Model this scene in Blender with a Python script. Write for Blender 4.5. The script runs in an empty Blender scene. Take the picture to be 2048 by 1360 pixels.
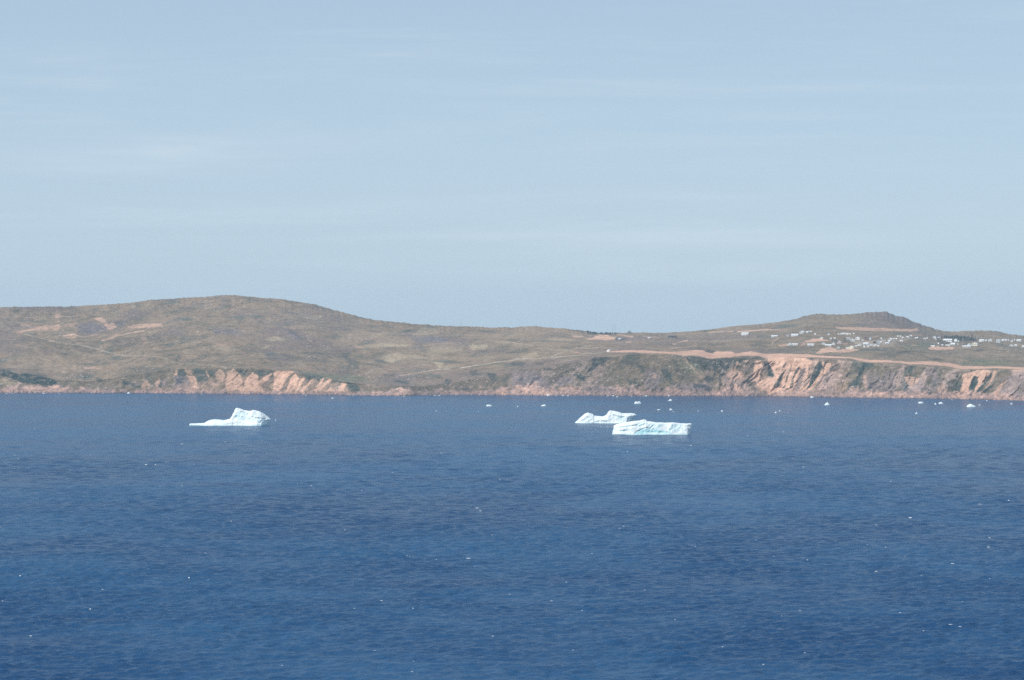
import bpy, math, random
import numpy as np
from mathutils import Vector
R = math.radians
C = bpy.context.scene.collection
scene = bpy.context.scene

# ------------------------------------------------------------------ camera, sky, sun, exposure
F, U0, HV, CH = 5689.0, 1024.0, 658.0, 100.0        # focal length in photo pixels, centre column, horizon row, eye height (m)
cam_d = bpy.data.cameras.new('camera')
cam_d.sensor_width = 36.0
cam_d.lens = 36.0 * F / 2048.0
cam_d.clip_start, cam_d.clip_end = 1.0, 40000.0
cam = bpy.data.objects.new('camera', cam_d)
cam.location = (0, 0, CH)
cam.rotation_euler = (R(90) - math.atan((680 - HV) / F), 0, 0)
C.objects.link(cam)
scene.camera = cam

SUN_EL, SUN_AZ = R(47), math.atan2(-0.78, -0.44)
S = Vector((math.sin(SUN_AZ) * math.cos(SUN_EL), math.cos(SUN_AZ) * math.cos(SUN_EL), math.sin(SUN_EL)))
sun_d = bpy.data.lights.new('sun', 'SUN')
sun_d.energy, sun_d.angle, sun_d.color = 3.7, R(0.53), (1.0, 0.955, 0.89)
sun = bpy.data.objects.new('sun', sun_d)
sun.location = (-300, -200, 600)
sun.rotation_euler = (-S).to_track_quat('-Z', 'Y').to_euler()
C.objects.link(sun)

world = bpy.data.worlds.new('World')
scene.world = world
world.use_nodes = True
wt = world.node_tree
wt.nodes.clear()
def N(t, kind, **kw):
    n = t.nodes.new(kind)
    for k, v in kw.items():
        if k in ('operation', 'sky_type', 'sun_disc', 'sun_elevation', 'sun_rotation', 'altitude', 'air_density', 'dust_density', 'ozone_density',
                 'blend_type', 'data_type', 'attribute_name', 'noise_dimensions', 'noise_type', 'interpolation_type', 'normalize', 'feature', 'distance', 'vector_type'):
            setattr(n, k, v)
        else:
            n.inputs[k].default_value = v
    return n
def L(t, a, ao, b, bi):
    t.links.new(a.outputs[ao], b.inputs[bi])
def MIX(t, blend='MIX', fac=None):
    n = t.nodes.new('ShaderNodeMix'); n.data_type = 'RGBA'; n.blend_type = blend
    if fac is not None: n.inputs[0].default_value = fac
    return n                                            # factor 0, A 6, B 7, result 2
sky = N(wt, 'ShaderNodeTexSky', sky_type='NISHITA', sun_disc=False, sun_elevation=SUN_EL, sun_rotation=SUN_AZ,
        altitude=0.0, air_density=1.0, dust_density=0.6, ozone_density=3.0)
tint = MIX(wt, 'MULTIPLY', 1.0)
tint.inputs[7].default_value = SKY_TINT = (0.93, 0.94, 0.98, 1)
L(wt, sky, 0, tint, 6)
tc = N(wt, 'ShaderNodeTexCoord')
# thin cirrus: streaks and veils laid along the sky, stretched sideways
mp = N(wt, 'ShaderNodeMapping'); mp.inputs['Scale'].default_value = (3.2, 3.2, 52.0); mp.inputs['Rotation'].default_value = (0, R(-1.2), 0)
n1 = N(wt, 'ShaderNodeTexNoise', Scale=1.3, Detail=9.0, Roughness=0.66, Distortion=0.35)
r1 = N(wt, 'ShaderNodeMapRange', interpolation_type='SMOOTHSTEP'); r1.inputs[1].default_value, r1.inputs[2].default_value = 0.42, 0.78
mp2 = N(wt, 'ShaderNodeMapping'); mp2.inputs['Scale'].default_value = (2.2, 2.2, 12.0); mp2.inputs['Location'].default_value = (3.1, 0.4, 0.7)
n2 = N(wt, 'ShaderNodeTexNoise', Scale=1.6, Detail=4.0, Roughness=0.5, Distortion=0.2)
r2 = N(wt, 'ShaderNodeMapRange', interpolation_type='SMOOTHSTEP'); r2.inputs[1].default_value, r2.inputs[2].default_value = 0.36, 0.66
m12 = N(wt, 'ShaderNodeMath', operation='MULTIPLY')
L(wt, tc, 'Generated', mp, 0); L(wt, mp, 0, n1, 'Vector'); L(wt, n1, 0, r1, 0)
L(wt, tc, 'Generated', mp2, 0); L(wt, mp2, 0, n2, 'Vector'); L(wt, n2, 0, r2, 0)
L(wt, r1, 0, m12, 0); L(wt, r2, 0, m12, 1)
mf = N(wt, 'ShaderNodeMath', operation='MULTIPLY'); mf.inputs[1].default_value = 0.85
sx = N(wt, 'ShaderNodeSeparateXYZ'); L(wt, tc, 'Generated', sx, 0)
el = N(wt, 'ShaderNodeMapRange'); el.inputs[1].default_value, el.inputs[2].default_value, el.inputs[3].default_value, el.inputs[4].default_value = 0.015, 0.10, 0.25, 1.0
L(wt, sx, 2, el, 0)
me_ = N(wt, 'ShaderNodeMath', operation='MULTIPLY'); L(wt, m12, 0, me_, 0); L(wt, el, 0, me_, 1)
L(wt, me_, 0, mf, 0)
pale = N(wt, 'ShaderNodeMapRange'); pale.inputs[1].default_value, pale.inputs[2].default_value, pale.inputs[3].default_value, pale.inputs[4].default_value = 0.0, 0.12, 1.09, 0.955
L(wt, sx, 2, pale, 0)                                # air is paler low down
cl = MIX(wt, 'MIX'); cl.inputs[7].default_value = CLOUD = (5.5, 6.2, 6.8, 1)
veil = MIX(wt, 'MIX', 0.74); veil.inputs[7].default_value = VEIL = (3.66, 4.80, 6.02, 1)   # high thin veil over the whole sky
L(wt, tint, 2, veil, 6)
L(wt, mf, 0, cl, 0); L(wt, veil, 2, cl, 6)
bg = N(wt, 'ShaderNodeBackground', Strength=0.10)
low = MIX(wt, 'MULTIPLY', 1.0); L(wt, cl, 2, low, 6); L(wt, pale, 0, low, 7); L(wt, low, 2, bg, 0)
wo = N(wt, 'ShaderNodeOutputWorld'); L(wt, bg, 0, wo, 0)

vs = scene.view_settings
vs.view_transform, vs.look, vs.exposure, vs.gamma = 'Standard', 'None', 0.35, 1.0
vs.use_curve_mapping = False
scene.cycles.use_denoising = False
scene.cycles.use_adaptive_sampling = False
scene.cycles.volume_bounces = 0
scene.cycles.max_bounces = 6

# ------------------------------------------------------------------ helpers
def at(u, v, Y):                                     # the place Y metres off that the photo shows at column u, row v
    return ((u - U0) / F * Y, Y, CH - (v - HV) / F * Y)
def sea_at(u, v):                                    # the spot on the water the photo shows at u, v
    Y = CH * F / (v - HV)
    return ((u - U0) / F * Y, Y, 0.0)
def tag(o, label=None, cat=None, group=None, kind=None):
    if label: o['label'] = label
    if cat: o['category'] = cat
    if group: o['group'] = group
    if kind: o['kind'] = kind
    return o
def mesh_obj(name, verts, faces, mat, parent=None, smooth=False, col=None):
    me = bpy.data.meshes.new(name)
    verts = np.asarray(verts, np.float32)
    if isinstance(faces, np.ndarray):                # all quads
        nf = len(faces)
        me.vertices.add(len(verts)); me.vertices.foreach_set('co', verts.ravel())
        me.loops.add(nf * 4); me.loops.foreach_set('vertex_index', faces.ravel().astype(np.int32))
        me.polygons.add(nf); me.polygons.foreach_set('loop_start', np.arange(0, nf * 4, 4, dtype=np.int32))
    else:
        me.from_pydata([tuple(map(float, v)) for v in verts], [], faces)
    me.update(calc_edges=True)
    if col is not None:
        a = me.color_attributes.new('Col', 'FLOAT_COLOR', 'POINT')
        a.data.foreach_set('color', np.concatenate([col, np.ones((len(col), 1))], 1).astype(np.float32).ravel())
    if smooth:
        me.polygons.foreach_set('use_smooth', np.ones(len(me.polygons), bool))
    me.validate()
    if mat: me.materials.append(mat)
    o = bpy.data.objects.new(name, me); C.objects.link(o)
    if parent: o.parent = parent
    return o
def empty(name, loc, rz=0):
    o = bpy.data.objects.new(name, None); C.objects.link(o)
    o.location = loc; o.rotation_euler = (0, 0, rz); o.empty_display_size = 1
    return o

# gradient noise in numpy
_rs = np.random.RandomState(7)
_P = np.concatenate([_rs.permutation(1024)] * 3)
_G = _rs.normal(size=(1024, 3)); _G /= np.linalg.norm(_G, axis=1)[:, None]
def gnoise(x, y, z):
    xi, yi, zi = np.floor(x).astype(int), np.floor(y).astype(int), np.floor(z).astype(int)
    fx, fy, fz = x - xi, y - yi, z - zi
    w = lambda t: t * t * t * (t * (t * 6 - 15) + 10)
    wx, wy, wz = w(fx), w(fy), w(fz)
    out = 0
    for dx in (0, 1):
        px = _P[(xi + dx) & 1023]
        for dy in (0, 1):
            py = _P[(px + yi + dy) & 1023]
            for dz in (0, 1):
                g = _G[_P[(py + zi + dz) & 1023]]
                d = g[..., 0] * (fx - dx) + g[..., 1] * (fy - dy) + g[..., 2] * (fz - dz)
                out = out + d * (wx if dx else 1 - wx) * (wy if dy else 1 - wy) * (wz if dz else 1 - wz)
    return out * 1.5
def fbm(x, y, z, s, oct=4, gain=0.5, seed=0.0, ridged=False):
    o, a, tot = 0, 1.0, 0
    for k in range(oct):
        f = (2.03 ** k) / s
        n = gnoise(x * f + seed * 17.3 + k * 3.1, y * f + seed * 5.7, z * f + seed * 9.1)
        if ridged: n = 1 - 2 * np.abs(n) * 1.6
        o = o + a * n; tot += a; a *= gain
    return o / tot
def sstep(a, b, x):
    t = np.clip((x - a) / (b - a), 0, 1); return t * t * (3 - 2 * t)

# ------------------------------------------------------------------ materials
def new_mat(name):
    m = bpy.data.materials.new(name); m.use_nodes = True
    t = m.node_tree; b = t.nodes['Principled BSDF']
    return m, t, b
def plain_mat(name, col, rough=0.8, var=0.12, scale=0.8):
    m, t, b = new_mat(name)
    tcn = N(t, 'ShaderNodeTexCoord'); n = N(t, 'ShaderNodeTexNoise', Scale=scale, Detail=3.0)
    L(t, tcn, 'Object', n, 'Vector')
    mr = N(t, 'ShaderNodeMapRange'); mr.inputs[3].default_value, mr.inputs[4].default_value = 1 - var, 1 + var
    L(t, n, 0, mr, 0)
    mx = MIX(t, 'MULTIPLY', 1.0); mx.inputs[6].default_value = (*col, 1)
    L(t, mr, 0, mx, 7); L(t, mx, 2, b, 'Base Color')
    b.inputs['Roughness'].default_value = rough
    return m
def ground_mat(name, s1=2.2, s2=9.0, amp=0.42, bump=0.8):
    m, t, b = new_mat(name)
    at_ = N(t, 'ShaderNodeAttribute', attribute_name='Col')
    tcn = N(t, 'ShaderNodeTexCoord')
    na = N(t, 'ShaderNodeTexNoise', Scale=1 / s1, Detail=3.0, Roughness=0.65)
    nb = N(t, 'ShaderNodeTexNoise', Scale=1 / s2, Detail=3.0, Roughness=0.6)
    L(t, tcn, 'Object', na, 'Vector'); L(t, tcn, 'Object', nb, 'Vector')
    add = N(t, 'ShaderNodeMath', operation='ADD'); L(t, na, 0, add, 0); L(t, nb, 0, add, 1)
    mr = N(t, 'ShaderNodeMapRange'); mr.inputs[1].default_value, mr.inputs[2].default_value = 0.6, 1.4
    mr.inputs[3].default_value, mr.inputs[4].default_value = 1 - amp, 1 + amp
    L(t, add, 0, mr, 0)
    mx = MIX(t, 'MULTIPLY', 1.0); L(t, at_, 'Color', mx, 6); L(t, mr, 0, mx, 7)
    L(t, mx, 2, b, 'Base Color')
    bp = N(t, 'ShaderNodeBump', Strength=bump, Distance=1.2); L(t, add, 0, bp, 'Height'); L(t, bp, 0, b, 'Normal')
    b.inputs['Roughness'].default_value = 0.95
    b.inputs['Specular IOR Level'].default_value = 0.15
    return m

# ------------------------------------------------------------------ the headland
def curve(pts):
    p = np.array(pts, float)
    return lambda u: np.interp(u, p[:, 0], p[:, 1])
SHORE = curve([(-1500,783),(-300,785),(0,786),(256,786),(512,788.4),(600,789.5),(700,790.5),(768,791.8),(800,792.0),(835,790.6),(900,790.0),(1024,790.4),(1150,791.2),(1280,791.7),
               (1536,792.5),(1620,794),(1680,795),(1792,796.7),(1920,798.2),(2048,802),(2300,808),(3500,815)])
CLIFF = curve([(-1500,745),(-200,742),(0,744),(60,750),(110,760),(180,763),(250,752),(330,740),(400,735.5),(500,737),(560,739),(620,751),(700,765),(770,771),(850,772),(900,766),(960,756),
               (1024,746),(1080,736),(1140,726),(1200,716),(1280,708),(1340,708),(1370,713),(1400,713),(1425,718),(1445,715),(1480,712),(1515,711.5),(1533,718),(1560,715),(1600,716),
               (1680,719),(1750,726),(1820,731),(1880,734),(1930,740),(2048,740),(2300,745),(3500,760)])
RIDGE = curve([(-1500,630),(-500,612),(-100,616),(0,614),(60,613.3),(140,613),(190,610),(256,605.8),(270,604),(300,600),(340,597.7),(370,595),(410,594),(425,592),(440,590.2),(470,590),
               (490,592),(512,594.8),(560,598),(580,601),(607,605),(630,609),(650,615),(680,623),(700,628),(725,635),(745,639),(768,641.5),(790,644),(830,648),(855,649),(880,651.5),(920,652.6),
               (960,653.8),(980,654.8),(1024,655),(1050,653),(1068,652),(1085,654),(1120,656.3),(1150,659.2),(1180,663),(1195,665.3),(1240,665.7),(1280,665),(1320,665.7),(1345,665),(1375,663),
               (1420,659),(1460,653),(1490,650),(1530,647),(1560,643),(1590,638.7),(1605,632.5),(1625,629),(1640,627),(1660,629),(1675,629),(1700,628),(1720,627),(1732,624.6),(1740,623.2),
               (1755,624.2),(1775,623.8),(1782,627),(1792,631),(1810,634.5),(1822,641),(1850,651),(1870,658),(1885,660.9),(1900,663),(1915,663.2),(1930,661.8),(1950,661),(1985,661.5),(2000,663.7),
               (2020,668),(2048,671),(2200,668),(2500,660),(3500,680)])
YR = curve([(-1500,5500),(0,5500),(460,5650),(800,5450),(1200,5350),(1500,5500),(1750,5650),(1900,5900),(2048,5800),(3500,5500)])

ucols = np.concatenate([np.linspace(-1400, -60, 140), np.arange(-50, 2100, 1.45), np.linspace(2110, 3450, 140)])
NU = len(ucols)
vs_, vc_, vr_, yr_ = SHORE(ucols), CLIFF(ucols), RIDGE(ucols), YR(ucols)
# the skyline is uneven: rocks and bushes a metre or two high
rj = fbm(ucols, ucols * 0, ucols * 0, 11, 4, 0.75, 3)
rj = rj * (2.2 + 2.6 * sstep(1690, 1740, ucols) * (1 - sstep(1850, 1890, ucols)))
ys_ = CH * F / (vs_ - HV)
def soft(a, w):                                          # smooth along the coast, w photo pixels wide
    g = np.linspace(-1600, 3700, 5301); b = np.interp(g, ucols, a); k = np.hanning(2 * w + 1); k /= k.sum()
    return np.interp(ucols, g, np.convolve(np.pad(b, w, 'edge'), k, 'valid'))
ysm = soft(ys_, 90)
ys_ = soft(ys_, 22)
vc_ = soft(vc_, 14)
vsm = soft(vr_, 70); rj = rj + vr_ - vsm
yc_ = ys_ + 50
for _ in range(8):
    zc = CH - (vc_ - HV) / F * yc_
    yc_ = np.maximum(ysm + 10 + zc / math.tan(R(40)), ys_ + 14)
nA, nB, nC, nD = 5, 125, 235, 26
Y = np.zeros((NU, nA + nB + nC + nD)); V = np.zeros_like(Y); ZONE = np.zeros_like(Y)
for k in range(nA):                                     # under the water
    Y[:, k] = ys_ - 24 + 24 * k / nA; V[:, k] = HV + (CH + 6 - 6 * k / nA) * F / Y[:, k]
for k in range(nB):
    s = k / nB
    zz = s ** 1.08
    Y[:, nA + k] = ys_ + (yc_ - ys_) * s
    z = zc * (zz * 0.985 + 0.03 * min(1, s * 12) * (1 - s))
    V[:, nA + k] = HV + (CH - z) * F / Y[:, nA + k]
    ZONE[:, nA + k] = s
sC = np.linspace(0, 1, nC)
for k, s in enumerate(sC):
    ye = s ** 1.15
    Y[:, nA + nB + k] = yc_ + (yr_ - yc_) * ye
    ve = 1 - (1 - s) ** 1.0
    V[:, nA + nB + k] = vc_ + (vsm - vc_) * ve + rj * float(sstep(.80, 1, np.array(s)))
    ZONE[:, nA + nB + k] = 1 + s
for k in range(nD):
    s = (k + 1) / nD
    j = nA + nB + nC + k
    Y[:, j] = yr_ + 900 * s ** 1.3
    zr = CH - (vsm + rj - HV) / F * yr_
    z = zr * (1 - s ** 1.6) - 8 * s - 3 * s ** .5
    V[:, j] = HV + (CH - z) * F / Y[:, j]
    ZONE[:, j] = 2 + s
U = np.repeat(ucols[:, None], Y.shape[1], 1)
X = (U - U0) / F * Y
Z = CH - (V - HV) / F * Y
UP, VP = U.copy(), V.copy()                              # where the photo shows each point, before small relief is added
# relief: gullies down the cliffs, knolls and hollows on the hills
inB = sstep(0.02, 0.22, ZONE) * (1 - sstep(0.86, 1.05, ZONE))
wander = fbm(X, Y, Z, 70, 3, .55, 5)
q = X - 0.62 * Z + 26 * wander
where = sstep(-.25, .35, fbm(X, Y, Z, 90, 2, .5, 13))
gul = fbm(q, Z * 0.30, Z * 0, 19, 4, 0.6, 11, ridged=True)
spur = fbm(X - .25 * Z + 15 * wander, Z * .25, Z * 0, 95, 2, .5, 15)
scree = np.interp(U, [0,300,400,460,680,720,1400,1460,1680,1720,1890,1920,2060,2100], [.15,.25,.4,.5,.5,.25,.25,1,1,.8,.8,1,1,.6])
size = np.interp(U, [0,230,330,600,720,800,1000,1150,1250,1400,2048], [.4,.5,.8,.9,.5,.45,.8,1,1.1,1.15,1.2])
Y = Y - inB * size * (5.2 * scree * (gul - 0.25) + 2.0 * where * (gul - .25) + 15 * spur)
rough = fbm(X, Y, Z, 13, 5, 0.66, 21)
Y = Y - inB * (2.6 + 3.2 * size) * rough
shore_rock = sstep(-0.2, 0.02, ZONE + (Z > -3) * 0.0) * (1 - sstep(0.12, 0.3, ZONE))
rk = fbm(X, Y, Z, 7, 4, 0.65, 31, ridged=True)
Z = Z + shore_rock * (Z > -0.5) * np.clip(rk + 0.1, -0.3, 1) * 3.2
Y = Y - shore_rock * 6 * fbm(X, X * 0, X * 0, 22, 3, 0.6, 33)
inC = sstep(1.0, 1.10, ZONE) * (1 - sstep(1.93, 2.0, ZONE))
kn = fbm(X, Y * 0.55, Y * 0, 150, 4, 0.52, 41)
knr = fbm(X, Y * 0.6, Y * 0, 42, 4, 0.6, 43)
ampC = np.interp(U, [-300, 0, 500, 760, 900, 1300, 1500, 2048], [9, 9, 9, 6, 4, 3, 3, 3.2])
fold = fbm(X + .25 * Y, Y * .5, Y * 0, 230, 4, .5, 45, ridged=True)
Z = Z + inC * (1.25 * ampC * kn + 0.34 * ampC * knr + .8 * ampC * (fold - .3))
top = sstep(1.9, 1.99, ZONE) * (1 - sstep(2.0, 2.15, ZONE))
Z = Z + top * fbm(X, Y, Y * 0, 6, 3, .65, 47) * 1.1
X = (U - U0) / F * Y * 0 + X                             # columns stay put sideways
VF = HV + (CH - Z) * F / Y
UF = U0 + X * F / Y

wC = sstep(1.0, 1.06, ZONE) * (ZONE <= 2.0)
VP = VP * (1 - wC) + VF * wC
# ---- ground colours, each patch where it lies on the land
c = lambda *a: np.array(a)
GRASS, GRASS2, OLIVE, SHRUB, DRY = c(.232,.160,.106), c(.142,.102,.080), c(.126,.098,.066), c(.016,.028,.027), c(.355,.275,.180)
SOIL, SOIL2, ROCK, PINK, DARK_TONE, GREEN, PALE = c(.53,.325,.232), c(.46,.275,.185), c(.200,.155,.145), c(.33,.210,.180), c(.070,.062,.076), c(.100,.125,.065), c(.44,.36,.285)
fl = lambda a: a.ravel()
Uf, Vf, Xf, Yf, Zf, Tf = fl(UP), fl(VP), fl(X), fl(Y), fl(Z), fl(ZONE)
w1 = fbm(Xf, Yf * .5, Zf, 26, 3, .6, 51); w2 = fbm(Xf, Yf * .5, Zf, 26, 3, .6, 53); w3 = fbm(Xf, Yf, Zf, 6, 2, .6, 55); w4 = fbm(Xf, Yf, Zf, 6, 2, .6, 57)
Uw = Uf + 6.5 * w1 + 4.5 * w3
Vw = Vf + 2.6 * w2 + 2.6 * w4
n_big = fbm(Xf, Yf * .6, Zf, 210, 4, .55, 61); n_mid = fbm(Xf, Yf * .7, Zf, 40, 4, .62, 63); n_sml = fbm(Xf, Yf * .8, Zf, 8, 3, .65, 65)
COL = np.zeros((Uf.size, 3))
def lay(mask, col, var=0.0):
    global COL
    m = np.clip(mask, 0, 1)[:, None]
    COL = COL * (1 - m) + col * m
COL[:] = GRASS
lay(sstep(-.05, .45, n_big + .5 * n_mid), GRASS2)
lay(.8 * sstep(-.02, .3, n_mid - .4 * n_big), OLIVE)
lay(.7 * sstep(.08, .38, -n_mid * .8 + n_sml * .6), DRY * .85)
lay(.6 * sstep(.12, .4, n_sml + .3 * n_big), ROCK * .75)
lay(.55 * sstep(.16, .42, fbm(Xf, Yf * .5, Zf, 75, 4, .6, 69)), SHRUB * 2.6)
lay(.6 * sstep(.22, .45, -n_sml + .5 * n_mid), SHRUB * 2.2)
lay(.6 * sstep(.04, .34, fbm(Xf, Yf * .45, Zf, 170, 3, .5, 83)), c(.150, .108, .098))
lay(.5 * sstep(.06, .36, fbm(Xf, Yf * .45, Zf, 120, 3, .5, 87)), c(.29, .205, .135))
band = sstep(1300, 1700, Uf) * (Tf > 1)
lay(.45 * band * sstep(-.4, .4, n_big), OLIVE * c(.95, 1.02, 1.05))
# the right-hand hill top is bare grey rock
lay(.65 * sstep(1690, 1745, Uw) * (1 - sstep(1850, 1900, Uw)) * (1 - sstep(652, 660, Vw)) * (Tf > 1), c(.155, .114, .108))
# steep coast
cl_ = (Tf < 1.0) * (Tf > .0)
lay(.75 * cl_ * np.ones_like(Uf), OLIVE * 1.0)
lay(.75 * cl_ * sstep(.05, .45, n_mid * .8 + .5 * n_sml), SHRUB * 1.5)
lay(.85 * cl_ * sstep(.02, .4, -n_mid + .6 * n_sml - .15 + .5 * (1 - Tf) - .25), ROCK)
lay(.5 * cl_ * sstep(.2, .5, n_sml + .3 * fbm(Xf, Yf, Zf, 14, 3, .6, 67)), PINK * .9)
rk_ = cl_ * sstep(1380, 1480, Uf + 30 * n_big) + cl_ * .5 * sstep(1000, 1040, Uf) * (1 - sstep(1180, 1230, Uf))
gr2 = fbm(Xf - .6 * Zf + 14 * n_mid, Zf * .2, Zf * 0, 19, 4, .62, 75)
lay(.8 * rk_ * sstep(-.12, .2, gr2 + .5 * n_sml), c(.205, .160, .142))
lay(.75 * rk_ * sstep(.06, .30, gr2 + .4 * n_sml), c(.34, .240, .20))
lay(.8 * rk_ * sstep(.15, .36, -gr2 + .4 * n_mid), SHRUB * 1.6)

def inside(P, u, v):
    P = np.asarray(P, float); r = np.zeros(u.shape, bool); n = len(P)
    for i in range(n):
        (x0, y0), (x1, y1) = P[i - 1], P[i]
        if y0 == y1: continue
        hit = ((y0 > v) != (y1 > v)) & (u < (x1 - x0) * (v - y0) / (y1 - y0) + x0)
        r ^= hit
    return r
def seg_d(P, u, v):
    P = np.asarray(P, float); d = np.full(u.shape, 1e9)
    for i in range(len(P) - 1):
        a, b = P[i], P[i + 1]; ab = b - a; L2 = (ab ** 2).sum() + 1e-9
        t = np.clip(((u - a[0]) * ab[0] + (v - a[1]) * ab[1]) / L2, 0, 1)
        d = np.minimum(d, np.hypot(u - a[0] - t * ab[0], (v - a[1] - t * ab[1])))
    return d
def patch(P, col, k=1.0, soft=1.0, warp=1.0, speck=0.0, scale=None, brk=.55):
    """a patch of ground colour: P is its outline"""
    global COL
    if scale: P = [(x / scale[0] + scale[1], y / scale[0] + scale[2]) for x, y in P]
    u = Uf + (Uw - Uf) * warp; v = Vf + (Vw - Vf) * warp
    A = np.array(P); lo, hi = A.min(0) - 8, A.max(0) + 8
    idx = np.where((u > lo[0]) & (u < hi[0]) & (v > lo[1]) & (v < hi[1]) & (Tf <= 2.02))[0]
    uu, vv = u[idx], v[idx]
    ins = inside(P, uu, vv)
    d = seg_d(list(P) + [P[0]], uu, vv) * np.where(ins, 1, -1)
    m = sstep(-soft, soft, d) * k
    m = m * np.clip(1 - brk * sstep(.06, .34, n_sml[idx] + .5 * n_mid[idx] + .25 * (1 - ins)), 0, 1)
    if speck: m = m * (1 - speck + speck * sstep(-.12, .2, n_sml[idx] + .6 * n_mid[idx]))
    col_ = col * (1 + .35 * n_mid[idx] + .45 * n_sml[idx])[:, None]
    COL[idx] = COL[idx] * (1 - m[:, None]) + col_ * m[:, None]
    return idx, m
def streak(P, w, col, k=1.0, warp=.35, soft=.7, scale=None):
    global COL
    if scale: P = [(x / scale[0] + scale[1], y / scale[0] + scale[2]) for x, y in P]
    u = Uf + (Uw - Uf) * warp; v = Vf + (Vw - Vf) * warp
    A = np.array(P); lo, hi = A.min(0) - w - 3, A.max(0) + w + 3
    idx = np.where((u > lo[0]) & (u < hi[0]) & (v > lo[1]) & (v < hi[1]) & (Tf <= 2.02))[0]
    m = (1 - sstep(w / 2 - soft * .5, w / 2 + soft, seg_d(P, u[idx], v[idx]))) * k
    m = m * np.clip(.72 + 1.1 * n_mid[idx] + .5 * n_sml[idx], .30, 1)
    COL[idx] = COL[idx] * (1 - m[:, None]) + col * m[:, None]
    return idx, m
T1, T2, T3 = (6.477, 0, 590), (6.477, 256, 590), (6.477, 512, 590)
T4, T5, T6 = (7.555, 768, 620), (7.555, 1024, 620), (7.555, 1280, 620)
T7, T8 = (6.8, 1536, 610), (6.8, 1792, 610)
# yellowed grass
for P, k in (([(0,510),(200,512),(380,530),(380,555),(180,560),(0,560)], .8), ([(0,680),(200,640),(420,670),(680,715),(500,740),(300,740),(120,790),(0,780)], .85),
             ([(700,770),(800,770),(900,800),(850,870),(800,850)], .8), ([(1280,530),(1560,520),(1560,580),(1350,600)], .75), ([(1560,460),(1860,470),(1930,500),(1700,500)], .8),
             ([(720,560),(1000,540),(1200,600),(1000,650),(700,700),(640,660)], .45), ([(420,380),(560,270),(850,270),(840,350),(600,390)], .5),
             ([(800,840),(1000,850),(1200,855),(1000,880),(820,880)], .7), ([(1500,720),(1660,690),(1640,740),(1540,760)], .5)):
    patch(P, DRY * 1.1, k * .95, 3.0, 1.3, scale=T4, brk=.9)
for P, k in (([(100,560),(270,540),(440,580),(340,600),(120,590)], .8), ([(20,690),(130,650),(220,640),(120,700)], .7), ([(1300,660),(1500,640),(1658,620),(1658,680),(1400,700)], .5),
             ([(1540,650),(1658,630),(1658,690)], .6), ([(1560,800),(1658,780),(1658,840)], .4), ([(600,250),(860,270),(800,330),(620,310)], .35), ([(100,330),(230,310),(200,380),(110,370)], .35)):
    patch(P, DRY, k, 3.0, 1.3, scale=T3, brk=.9)
for P, k in (([(130,700),(350,650),(400,680),(330,720),(150,735)], .8), ([(360,560),(880,590),(1000,620),(830,620),(600,610),(420,600)], .75), ([(0,490),(180,500),(320,530),(200,560),(0,560)], .45),
             ([(350,440),(600,420),(900,440),(980,465),(560,465)], .5), ([(600,745),(980,720),(1040,750),(800,780)], .5), ([(340,520),(560,540),(300,545)], .4)):
    patch(P, DRY, k, 3.0, 1.3, scale=T5, brk=.9)
for P, k in (([(380,690),(520,680),(470,720)], .45), ([(440,290),(580,270),(540,320),(430,350)], .35), ([(180,260),(260,270),(200,300)], .3), ([(0,1090),(110,1090),(200,1130),(240,1180),(0,1170)], .5)):
    patch(P, DRY, k, 3.0, 1.3, scale=T1, brk=.9)
for P, k in (([(820,300),(960,290),(900,330)], .3), ([(1100,640),(1250,650),(1420,700),(1300,740),(1110,700)], .4), ([(520,590),(700,590),(640,640)], .35), ([(700,900),(640,870),(350,780),(200,770),(330,800),(560,860)], .5)):
    patch(P, DRY, k, 3.0, 1.3, scale=T2, brk=.9)
# dark evergreen scrub
for P, k in (([(0,960),(100,970),(200,1010),(400,1010),(560,1045),(720,1100),(740,1150),(600,1180),(420,1150),(250,1130),(150,1080),(0,1040)], .95), ([(1260,1060),(1340,1090),(1300,1140),(1240,1110)], .6),
             ([(1560,1080),(1658,1120),(1658,1180),(1600,1160)], .8), ([(120,170),(320,190),(260,240),(130,230)], .35), ([(980,880),(1200,870),(1180,910),(1010,910)], .4),
             ([(1080,1020),(1250,1000),(1240,1100),(1100,1090)], .3)):
    patch(P, SHRUB, k, 1.5, 1.0, scale=T1)
for P, k in (([(660,960),(740,960),(770,1040),(700,1150),(630,1140),(620,1060)], .85), ([(840,960),(1010,970),(1040,1160),(960,1150),(900,1150),(880,1040)], .9), ([(1040,980),(1120,980),(1100,1060),(1060,1060)], .8),
             ([(0,1120),(80,1140),(170,1190),(100,1205),(0,1160)], .85), ([(380,1130),(430,1100),(430,1220),(390,1220)], .8), ([(1380,960),(1500,970),(1520,1080),(1440,1040)], .7), ([(520,1180),(600,1150),(560,1220)], .6),
             ([(0,920),(300,930),(620,940),(600,1000),(300,1020),(0,980)], .35), ([(200,1020),(330,1050),(300,1150),(240,1120)], .45)):
    patch(P, SHRUB * 1.7, k * .85, 1.8, 1.0, scale=T2)
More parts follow.
